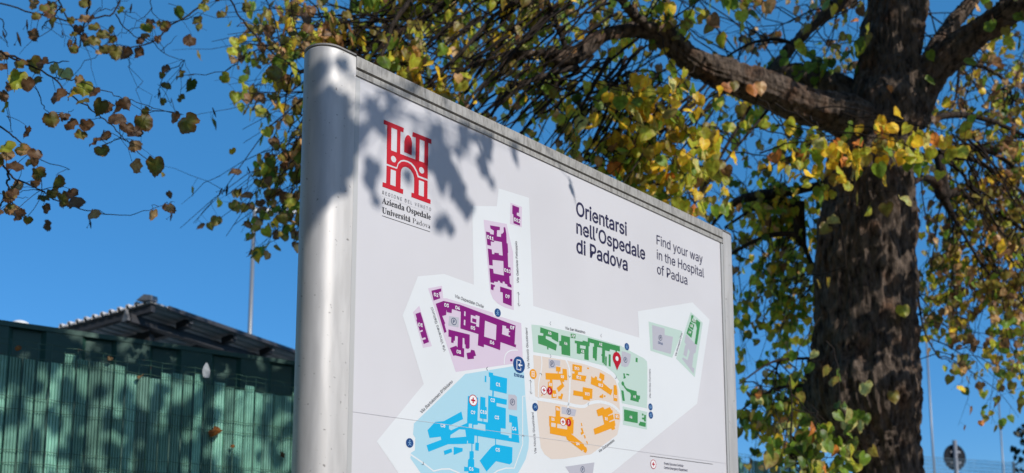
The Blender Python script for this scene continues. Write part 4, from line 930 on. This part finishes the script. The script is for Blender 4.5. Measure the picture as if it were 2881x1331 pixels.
region([(2300, 110), (2430, 90), (2420, 180), (2300, 190)], 6, (7.3, 7.6), 0.07, dict(green=4, dgreen=2, yg=1), (3, 5), .6)
region([(500, -400), (3200, -400), (3200, -90), (500, -90)], 90, (5.6, 8.5), 0.066, MIX, (5, 8), 1.8)
for _ in range(58):      # dark bare shoots sweeping down from the big limb
    f = random.random(); x0 = 1420 + 680 * f + random.gauss(0, 30); y0 = 160 + 90 * f + random.gauss(0, 40); Y0 = 6.3 + 0.6 * f
    l_ = random.uniform(0.5, 1.1); x1 = x0 - 330 * l_ + random.gauss(0, 40); y1 = y0 + 380 * l_ + random.gauss(0, 30)
    pth = twig(atk(x0, y0, Y0), atk(x1, y1, Y0 - random.uniform(0.0, 0.8)), random.uniform(0.005, 0.011), 0.0018, random.uniform(-0.02, 0.12), 9, 0.02)
    if random.random() < 0.5: leafy(pth, random.randint(1, 4), 0.058, MIX, 0.5)
for _ in range(60):      # and from the limb over the middle of the sign
    x0 = random.uniform(1100, 1750); y0 = random.uniform(-80, 90); l_ = random.uniform(0.5, 1.1)
    twig(atk(x0, y0, 6.2), atk(x0 - 300 * l_ + random.gauss(0, 40), y0 + 270 * l_ + random.gauss(0, 30), 5.9), random.uniform(0.004, 0.009), 0.0018, 0.05, 9, 0.02)
for _ in range(20):      # shoots right of the trunk
    x0 = random.uniform(2640, 2760); y0 = random.uniform(330, 560); l_ = random.uniform(0.5, 1.2)
    pth = twig(atk(x0, y0, 8.1), atk(x0 + 180 * l_ + random.gauss(0, 40), y0 + 260 * l_ + random.gauss(0, 60), 8.5), random.uniform(0.005, 0.010), 0.0018, 0.1, 9, 0.02)
for x, y, Y, s_, k_ in ((2046, 232, 6.5, .07, 'rust'), (2062, 228, 6.5, .06, 'olive'), (2118, 236, 6.6, .075, 'rust'), (2137, 230, 6.6, .07, 'tan'), (2540, 858, 7.0, .075, 'yg'), (2513, 1100, 6.9, .075, 'olive'), (2505, 240, 7.1, .04, 'rust'), (2760, 1183, 7.5, .04, 'rust')):
    fol.add(atk(x, y, Y), s_, k_, Vector((0.1, 0, -1)), Vector((random.gauss(0, .3), -1, 0.1)))
# leaves off-frame on the sunny side, between the sun and what they shade
def shade(p, k, size, pal=MIX, stem=None):
    q = p + SUN * k
    if seen(q, 40): return False
    nrm = (SUN + Vector((random.gauss(0, .35), random.gauss(0, .35), random.gauss(0, .35))))
    t_ = Vector((random.gauss(0, .6), random.gauss(0, .6), -1)); t_ = (t_ - nrm * t_.dot(nrm) / nrm.length_squared).normalized()
    fol.add(q - t_ * size * 0.5, size, pick(pal), t_, nrm)
    return True
# bough in front of the sign's upper left corner
SHD = [(190, 175, 90, 1.6), (150, 330, 90, 1.5), (230, 350, 95, 1.7), (330, 180, 50, 1.7), (180, 420, 80, 1.4), (280, 430, 90, 1.6), (150, 580, 100, 1.5), (240, 560, 100, 1.5), (330, 520, 90, 1.6), (350, 620, 80, 1.7), (170, 700, 110, 1.5), (260, 700, 110, 1.6), (220, 820, 110, 1.5), (330, 760, 80, 1.6), (150, 900, 90, 1.5), (140, 1000, 80, 1.6), (370, 560, 60, 1.7), (400, 580, 50, 1.6), (290, 850, 70, 1.6),
       (485, 410, 60, 1.5), (520, 460, 70, 1.5), (545, 520, 60, 1.6), (590, 350, 45, 1.6), (490, 760, 75, 1.5), (480, 820, 60, 1.5), (510, 920, 45, 1.8), (430, 570, 55, 1.7), (420, 520, 45, 1.7),
       (700, 640, 60, 1.7), (690, 790, 45, 1.5), (860, 560, 70, 1.5), (890, 620, 80, 1.5), (850, 680, 80, 1.6), (905, 700, 80, 1.5), (870, 770, 80, 1.5), (940, 780, 80, 1.5), (960, 860, 80, 1.6), (1000, 940, 75, 1.5), (1030, 990, 60, 1.6), (880, 850, 60, 1.7), (1000, 545, 60, 1.6), (1060, 570, 50, 1.7), (1130, 620, 75, 1.5), (1140, 670, 50, 1.5), (1090, 700, 45, 1.7), (1120, 760, 45, 1.7), (1010, 620, 55, 1.8), (1295, 690, 45, 1.6), (1280, 640, 40, 1.7), (855, 1060, 55, 1.6), (900, 1050, 50, 1.5), (925, 1095, 45, 1.6), (960, 640, 50, 1.9), (820, 700, 60, 1.7), (800, 590, 50, 1.8), (740, 560, 40, 1.9), (1160, 830, 35, 1.7)]
tips = []
SHD += [(x + random.gauss(0, 22), y + random.gauss(0, 30), sz, k) for x, y, sz, k in SHD[3:19] for _ in (0, 1)]
for x, y, sz, k in SHD:
    p = at_plane(*Q(C1, (x, y)), L0, N); dpx = sz * C1[2]; size = dpx / FH * p.y * 1.9
    k *= random.uniform(1.2, 1.6); shade(p, k, size); tips.append(p + SUN * k)
hub = Vector((0.95, 0.9, 3.6))
cent = sum(tips, Vector()) / len(tips)
spine = [hub, hub.lerp(cent, 0.5) + Z * 0.05, cent + Vector((0, 0, 0.08))]
twigs.tube(smooth_line(spine, 6), [0.008 - 0.0055 * i / 12 for i in range(13)], 5, cap=False)
sl = smooth_line(spine, 6)
for i, tp in enumerate(tips):
    if i % 2 == 0: twig(min(sl, key=lambda q: (q - tp).length), tp, 0.0022, 0.0009, 0.1, 5)
for x0, y0, x1, y1 in ((1075, 590, 1150, 810), (1600, 500, 1620, 575)):   # thin hanging shoots
    p0 = at_plane(*(Q(C1, (x0, y0)) if x0 < 1500 else (x0, y0)), L0, N) + SUN * 1.2; p1 = at_plane(*(Q(C1, (x1, y1)) if x0 < 1500 else (x1, y1)), L0, N) + SUN * 1.2
    twigs.tube([p0, p0.lerp(p1, .5) + U * 0.004, p1], [0.003, 0.0035, 0.001], 5)
tipl = at_plane(1612, 548, L0, N) + SUN * 0.75
fol.add(tipl + Z * 0.02, 0.035, 'brown', Vector((0, 0, -1)), Vector((0.2, 0.9, 0)), curl=0.4)
twig(hub, tipl + Z * 0.03, 0.002, 0.0008, -0.05, 6, 0.01)
# boughs over the fence, the hoarding and the trunk
def canopy(target, n, k0, k1, size, every=6):
    last = []
    for _ in range(n):
        if not last or random.random() < 0.16:
            c = target(); last = [c, random.uniform(k0, k1)]
        p = last[0] + Vector((random.gauss(0, .10), random.gauss(0, .10), random.gauss(0, .09)))
        k = last[1] + random.gauss(0, .08); s = size * random.uniform(0.7, 1.2)
        if shade(p, k, s) and random.random() < 0.35:
            q = p + SUN * k; a = min(random.sample(G, 50), key=lambda g_: (g_[0] - q).length)[0]
            if (a - q).length > 0.7: a = q + (a - q).normalized() * 0.7
            twig(a, q, 0.003, 0.0009, 0.08, 5)
canopy(lambda: fp(random.uniform(-0.5, 1.5), random.uniform(1.6, 2.5)), 440, 3.0, 4.4, 0.075)
canopy(lambda: hq(random.uniform(-0.4, 2.0), random.uniform(2.2, 2.75)), 820, 3.2, 4.6, 0.075)
def trunk_pt():
    y = random.uniform(-60, 1400); x = random.uniform(2260, 2640)
    if random.random() < 0.45: x, y = random.uniform(1800, 2880), random.uniform(-20, 380)
    return at(x, y, 4.95)
for _ in range(470):
    s_ = 0.075 * random.uniform(0.7, 1.3); p_ = trunk_pt(); k_ = random.uniform(1.0, 1.9)
    shade(p_, k_, s_)
canopy(trunk_pt, 160, 1.6, 3.2, 0.085)
def crown_pt(): return atk(random.uniform(500, 2900), random.uniform(-50, 1250), random.uniform(5.8, 8.5))
canopy(crown_pt, 40, 2.5, 6.0, 0.09)

# ------------------------------------------------------------------ second lime on the left, only its outer twigs in view
fol.done('foliage', lime); build(twigs, 'twigs', M_twig, lime)
tree2 = thing('lime_tree', (-2.35, 1.2, 0), 'lime tree at the left whose browning outer twigs hang over the fence', 'tree')
build(rough_limb([(-2.35, 1.2, -0.05), (-2.33, 1.25, 0.6), (-2.35, 1.3, 1.8), (-2.4, 1.4, 3.2), (-2.45, 1.5, 5.0)], [0.22, 0.14, 0.12, 0.10, 0.05], 10, 50, 0.2, 77), 'trunk', M_bark, tree2)
twigs = MB(); fol = Leaves(1.4)
CZ = (0, 0, 900 / 1785)
YB = 2.8
def tw2(pts, w0, w1, Y=YB, dy=0.0):
    P = [at(*Q(CZ, (x, y)), Y + dy * i / max(1, len(pts) - 1)) for i, (x, y) in enumerate(pts)]
    P = smooth_line(P, 5); n = len(P)
    P = [p + Vector((random.gauss(0, .0022), random.gauss(0, .004), random.gauss(0, .0022))) for p in P]
    s = CZ[2] / FH * Y / 2
    twigs.tube(P, [(w0 + (w1 - w0) * i / (n - 1)) * s for i in range(n)], 5)
    return P
ALLT = []
for pts, a, b, Y in (([(-500, 120), (-250, 230), (-20, 285), (100, 330), (270, 352), (385, 345)], 26, 5, YB), ([(60, 320), (150, 360), (290, 430), (360, 500), (500, 610), (600, 680), (680, 760), (760, 840), (820, 890)], 13, 5, YB), ([(300, 430), (420, 450), (560, 500), (700, 550), (860, 600), (1010, 640)], 8, 4, YB), ([(-300, 560), (-100, 660), (0, 710), (90, 770), (150, 830), (210, 880), (390, 945)], 16, 4, YB),
                     ([(-300, 640), (-120, 780), (-10, 880), (60, 980), (120, 1010), (230, 1060), (300, 1110), (400, 1150), (520, 1180), (700, 1205), (860, 1160), (980, 1125)], 17, 2, YB), ([(45, 950), (38, 1010), (50, 1080), (0, 1150), (-60, 1200)], 14, 7, YB), ([(50, 1080), (100, 1190), (160, 1230)], 9, 4, YB), ([(100, 1010), (60, 1080)], 9, 7, YB), ([(215, 515), (240, 590), (275, 635)], 7, 4, YB),
                     ([(275, 640), (370, 640), (410, 610)], 4, 3, YB), ([(820, 640), (850, 600)], 4, 3, YB), ([(610, 680), (700, 690), (745, 710)], 4, 3, YB), ([(680, 770), (620, 790), (590, 820)], 4, 3, YB), ([(230, 1060), (150, 1060), (80, 1090)], 5, 3, YB), ([(560, 660), (500, 670), (470, 690)], 4, 3, YB), ([(640, 590), (560, 600)], 4, 3, YB), ([(0, 1080), (60, 1095), (150, 1100)], 5, 3, YB), ([(40, 640), (65, 700), (60, 730)], 5, 3, YB)):
    ALLT.append(tw2(pts, a, b, Y, 0.15))
YU = 3.5
for pts, a, b in (([(320, -60), (340, 30), (400, 140), (470, 210), (540, 290)], 12, 5), ([(510, -60), (490, 60), (470, 140), (440, 270)], 14, 9), ([(-60, 10), (140, 55), (340, 110), (480, 105), (640, 75), (665, -40)], 10, 10), ([(640, 75), (700, 160), (790, 220), (830, 235)], 9, 4), ([(720, 265), (860, 230), (940, 150), (1110, 40), (1200, -60)], 7, 12), ([(860, 240), (920, 300), (1030, 340)], 6, 3),
                  ([(1260, -60), (1340, 100), (1420, 190), (1500, 280), (1700, 410)], 12, 8), ([(-60, 60), (10, 110), (30, 200), (40, 260)], 9, 4), ([(340, 40), (280, 100), (230, 160)], 9, 6), ([(930, 150), (860, 130), (740, 165), (640, 200)], 6, 3), ([(420, 180), (425, 240)], 5, 8), ([(560, 60), (660, 50), (740, 100), (800, 130)], 5, 3), ([(830, -40), (850, 60), (900, 110), (960, 130)], 6, 3), ([(260, -40), (270, 80), (250, 150)], 4, 3), ([(640, 200), (560, 280)], 5, 3),
                  ([(1620, -60), (1640, 120), (1700, 260)], 8, 6), ([(1030, 340), (940, 400), (890, 470), (895, 540)], 5, 4), ([(1350, 330), (1250, 400), (1000, 420)], 6, 4)):
    ALLT.append(tw2(pts, a, b, YU if a < 30 else YB, 0.2))
def lf(x, y, sz, kind, Y=YB):
    p = at(*Q(CZ, (x, y)), Y + random.uniform(-.12, .12)); s = sz * CZ[2] / FH * Y * 1.14
    if kind == 'h': kind = random.choice(('brown', 'olive', 'rim', 'brown'))
    t_ = Vector((random.gauss(0.15, .35), random.gauss(0, .3), -1)).normalized()
    nr_ = Vector((random.gauss(0, .32), -1, random.gauss(0.0, .3)))
    base = p - t_ * s * 0.5
    fol.add(base, s, kind, t_, nr_, True, curl=random.uniform(0.0, 0.6))
    best = min((q for P in ALLT for q in P), key=lambda q: (q - base).length)
    if (best - base).length < 0.3: twig(best, base, 0.0011, 0.0008, 0.1, 4, 0.02)
for x, y, s, k in ((10, 380, 60, 'brown'), (105, 375, 80, 'rim'), (195, 370, 92, 'olive'), (235, 355, 82, 'brown'), (300, 390, 62, 'pale'), (365, 415, 82, 'pale'), (95, 450, 104, 'yg'), (200, 465, 86, 'olive'), (155, 480, 80, 'brown'), (50, 490, 60, 'brown'), (20, 540, 60, 'brown'), (25, 605, 66, 'yg'), (320, 545, 96, 'brown'), (400, 530, 98, 'yellow'), (470, 500, 98, 'yg'), (520, 520, 72, 'brown'), (455, 575, 72, 'olive'), (290, 675, 88, 'rim'), (395, 695, 82, 'brown'), (478, 705, 72, 'brown'), (445, 755, 66, 'olive'), (518, 790, 72, 'brown'), (580, 765, 66, 'h'), (570, 850, 78, 'rim'), (555, 600, 86, 'olive'), (600, 610, 72, 'brown'), (650, 610, 92, 'brown'), (645, 670, 82, 'brown'), (700, 580, 62, 'brown'), (805, 690, 106, 'rim'), (745, 750, 86, 'brown'), (1045, 695, 126, 'rim'), (760, 930, 82, 'tan'), (865, 935, 102, 'rim'), (150, 745, 72, 'brown'), (20, 830, 92, 'yg'), (120, 840, 72, 'olive'), (190, 870, 76, 'brown'), (175, 915, 72, 'olive'), (75, 930, 82, 'brown'), (40, 870, 62, 'tan'), (215, 975, 82, 'rim'), (205, 1030, 62, 'brown'), (305, 1035, 108, 'rim'), (300, 1090, 62, 'olive'), (350, 1120, 86, 'rim'), (410, 1130, 92, 'brown'), (260, 1170, 60, 'brown'), (400, 1090, 66, 'brown')):
    lf(x, y, s, k)
for _ in range(34):
    q_ = proj(random.choice(random.choice(ALLT[:12]))); lf(q_[0] / CZ[2] + random.gauss(0, 16), q_[1] / CZ[2] + random.uniform(5, 40), random.uniform(42, 74), random.choice(('brown', 'brown', 'olive', 'tan', 'rim', 'brown')))
for x, y, s, k in ((190, 30, 64, 'tan'), (320, 8, 44, 'tan'), (350, 60, 34, 'olive'), (300, 130, 66, 'olive'), (190, 200, 70, 'brown'), (470, 25, 68, 'olive'), (465, 105, 66, 'tan'), (525, 160, 64, 'olive'), (575, 200, 72, 'olive'), (525, 235, 64, 'olive'), (620, 170, 48, 'olive'), (650, 300, 88, 'olive'), (695, 305, 78, 'brown'), (770, 300, 68, 'brown'), (785, 230, 54, 'brown'), (815, 205, 50, 'tan'), (995, 75, 64, 'green'), (1095, 120, 60, 'olive'), (1050, 225, 70, 'brown'), (1060, 480, 74, 'dgreen'), (995, 420, 70, 'olive'), (920, 385, 52, 'brown'), (1010, 555, 56, 'olive'), (1370, 45, 56, 'olive'), (1300, 850, 40, 'yellow'), (1240, 90, 60, 'olive'), (1500, 180, 66, 'brown'), (1580, 225, 56, 'olive'), (1710, 105, 66, 'brown'), (1530, 410, 80, 'olive'), (265, 1265, 60, 'brown'), (945, 1090, 40, 'brown')):
    lf(x, y, s, k, YU)
for _ in range(46):
    P_ = random.choice(ALLT[18:]); q_ = proj(random.choice(P_)); lf(q_[0] / CZ[2] + random.gauss(0, 25), q_[1] / CZ[2] + random.uniform(0, 45), random.uniform(34, 62), random.choice(('brown', 'olive', 'tan', 'olive', 'brown', 'rim', 'yg')), YU)
for _ in range(26):
    P_ = random.choice(ALLT[18:]); a = random.choice(P_); twig(a, a + Vector((random.gauss(0, .16), random.gauss(0, .08), random.gauss(-.03, .12))), 0.0016, 0.0007, .1, 6, .07)
# hanging seed bracts
def bract(x, y, l, Y=YU):
    global twigs
    keep = twigs; twigs = MB()
    p = at(*Q(CZ, (x, y)), Y); s = l * CZ[2] / FH * Y
    d = Vector((random.gauss(0, .35), random.gauss(0, .3), -1)).normalized(); sd = d.orthogonal().normalized()
    twigs.tube([p, p + d * s * .5, p + d * s], [s * .04, s * .11, s * .03], 5)
    twigs.tube([p + d * s * .4, p + d * s * .9 + sd * s * .35], [0.0008, 0.0008], 3); c = p + d * s * .95 + sd * s * .37
    twigs.tube([c + Z * s * .06, c, c - Z * s * .06], [s * .02, s * .07, s * .02], 5)
    build(twigs, 'seed_bract', M_twig, tree2); twigs = keep
for x, y, l in ((95, 180, 90), (425, 210, 60), (735, 20, 60), (150, 110, 60), (890, 500, 55), (1185, 600, 60), (1270, 1030, 70), (1350, 1040, 60), (960, 1180, 60), (345, 170, 40), (15, 170, 60), (500, 1220, 60), (560, 250, 30), (1240, 1050, 50), (1380, 930, 50)): bract(x, y, l)
for x, y in ((300, 150), (250, 60), (700, 60), (850, 40), (940, 20), (880, 470), (560, 40), (1230, 980)):
    a = at(*Q(CZ, (x, y)), YU); twig(a, a + Vector((random.gauss(0, .12), 0, -.12)), 0.0014, 0.0007, .1, 5, .06)
fol.done('foliage', tree2); build(twigs, 'twigs', M_twig, tree2)
# boughs that carry the twigs back to their trunk
for p, r in (([(-2.4, 1.35, 3.1), (-2.45, 1.9, 3.25), (-2.1, 2.5, 3.05), tuple(ALLT[0][0])], [0.06, 0.045, 0.025, 0.006]), ([(-2.36, 1.3, 2.5), (-2.45, 1.9, 2.7), (-2.2, 2.5, 2.7), tuple(ALLT[3][0])], [0.05, 0.035, 0.02, 0.004]), ([(-2.2, 2.5, 2.7), (-2.1, 2.65, 2.7), tuple(ALLT[4][0])], [0.02, 0.012, 0.005]),
             ([(-2.42, 1.42, 3.8), (-2.2, 2.2, 4.2), (-1.9, 3.0, 4.1), tuple(ALLT[18][0])], [0.06, 0.04, 0.02, 0.004]), ([(-1.9, 3.0, 4.1), tuple(ALLT[19][0])], [0.015, 0.004]), ([(-2.2, 2.2, 4.2), (-2.1, 2.9, 3.8), tuple(ALLT[20][0])], [0.02, 0.012, 0.003])):
    build(rough_limb([Vector(q) for q in p], r, 6, 12, 0.15, random.uniform(0, 40)), 'branch', M_bark, tree2)

# ------------------------------------------------------------------ dark evergreen at the far right
c = at(2900, 1260, 13.0)
ev = thing('evergreen_tree', (c.x + .5, c.y, 0), 'dark evergreen tree cut off by the right edge of the photo', 'tree')
m = MB(); m.tube([(c.x + .5, c.y, 0), (c.x + .5, c.y, c.z + .2)], [0.14, 0.04], 10); build(m, 'trunk', M_bark, ev)
fol = Leaves(); PAL['ever'] = ((0.02, 0.035, 0.018), (0.02, 0.03, 0.016))
for _ in range(2200):
    z = random.uniform(1.4, c.z + 0.45); rr = 0.75 * (1 - ((z - 2.6) / 1.6) ** 2 * 0.6) * random.uniform(0.35, 1.08); th = random.uniform(0, 6.28)
    if noise.noise(Vector((math.cos(th) * 2, math.sin(th) * 2, z * 2))) < -0.22: continue
    fol.add(Vector((c.x + .55 + rr * math.cos(th), c.y + rr * math.sin(th), z)), random.uniform(0.06, 0.11), 'ever')
fol.done('crown', ev)

# ------------------------------------------------------------------ leaves caught on the fence
def caught(x, y, size, kind, label, tip, nrm, h=0.016, curl=0.5):
    d = at_plane(x, y, FP + N * h, N); L = Leaves(); tip = Vector(tip).normalized()
    L.add(d - tip * size * 0.5, size, kind, tip, Vector(nrm), True, curl=curl)
    o = build(L.mb, 'fallen_leaf', M_leaf); ca = o.data.color_attributes.new('tint', 'FLOAT_COLOR', 'POINT'); ca.data.foreach_set('color', [v for q in L.c for v in q])
    tag(o, label, 'leaf', 'dry leaves caught in the fence wire'); return o
caught(612, 1218, 0.055, 'rust', 'largest orange dry leaf caught low in the fence wire', (0.75, 0.2, -0.7), (0.3, -0.8, 0.6), curl=0.9)
caught(397, 1058, 0.028, 'tan', 'small tan leaf lying level on a wire at the top of the strips', (1, 0.3, 0.1), (0, -0.5, 1))
caught(655, 1257, 0.017, 'rust', 'tiny rusty leaf just below the largest orange leaf', (0.2, 0, -1), (0.4, -1, 0))
caught(795, 1282, 0.03, 'brown', 'shrivelled brown leaf hanging on the fence next to the post', (0, 0, -1), (1, -0.4, 0))
caught(54, 981, 0.024, 'rust', 'little orange leaf at the top of the fence, far left', (0.7, 0.1, -0.5), (0.3, -1, 0.4))
caught(308, 1010, 0.02, 'tan', 'pale dry leaf hanging from the top fence wires', (-0.5, 0, -1), (0.3, -1, 0.3))
gl = MB(); c = at_plane(580, 1042, FP + N * 0.01, N); hh = 44 / 2 / FH * 3.7
ol = [(0, -1.0), (.32, -.92), (.42, -.5), (.42, 0), (.3, .5), (.12, .9), (0, 1.05), (-.12, .9), (-.3, .5), (-.42, 0), (-.42, -.5), (-.32, -.92)]
gl.prism([(p * hh, q * hh) for p, q in ol], c, c + N * 0.002, U * 1.25, Z)
tag(gl.build('fence_tag', mat('pale_plastic', (0.42, 0.45, 0.47), 0.5, mottle=(60, (0.3, 0.33, 0.35), .4, .6))), 'pale grey pointed plastic tag clipped to the top fence wire', 'tag')

# ------------------------------------------------------------------ unseen tree belt behind the viewer, added to block sky light and deepen shade
mw = bpy.data.materials.new('blocker_foliage'); mw = mat('blocker_foliage', (0.05, 0.06, 0.02), 0.9, mottle=(1.2, (0.14, 0.13, 0.04), 0.4, 0.65), bump=(3, 1.0))
m = MB(); vs = []; na, nz = 120, 26
for i in range(na + 1):
    az = 62 + (288 - 62) * i / na
    hi = 45 if (az < 84 or az > 172) else 20
    edge = min(abs(az - 84), abs(az - 172)); 
    if edge < 10: hi = 20 + 25 * (0.5 + 0.5 * (edge / 10 if (az < 84 or az > 172) else -edge / 10))
    top = 1.6 + 14 * math.tan(R(hi)) + 1.2 * noise.noise(Vector((az * 0.12, 3, 0)))
    for k in range(nz + 1):
        z = top * k / nz; rr_ = 14 + 1.6 * noise.noise(Vector((az * 0.16, z * 0.5, 7))) + 0.5 * noise.noise(Vector((az * 0.6, z * 1.6, 2))) + 1.5 * (k / nz) ** 4
        vs.append((rr_ * math.sin(R(az)), rr_ * math.cos(R(az)), z - 0.02))
m.add(vs, [(i * (nz + 1) + k, i * (nz + 1) + k + 1, (i + 1) * (nz + 1) + k + 1, (i + 1) * (nz + 1) + k) for i in range(na) for k in range(nz)], 0, True)
tag(build(m, 'sky_blocker_trees', mw), 'added unseen belt of trees behind the viewer that blocks sky light', kind='stuff')
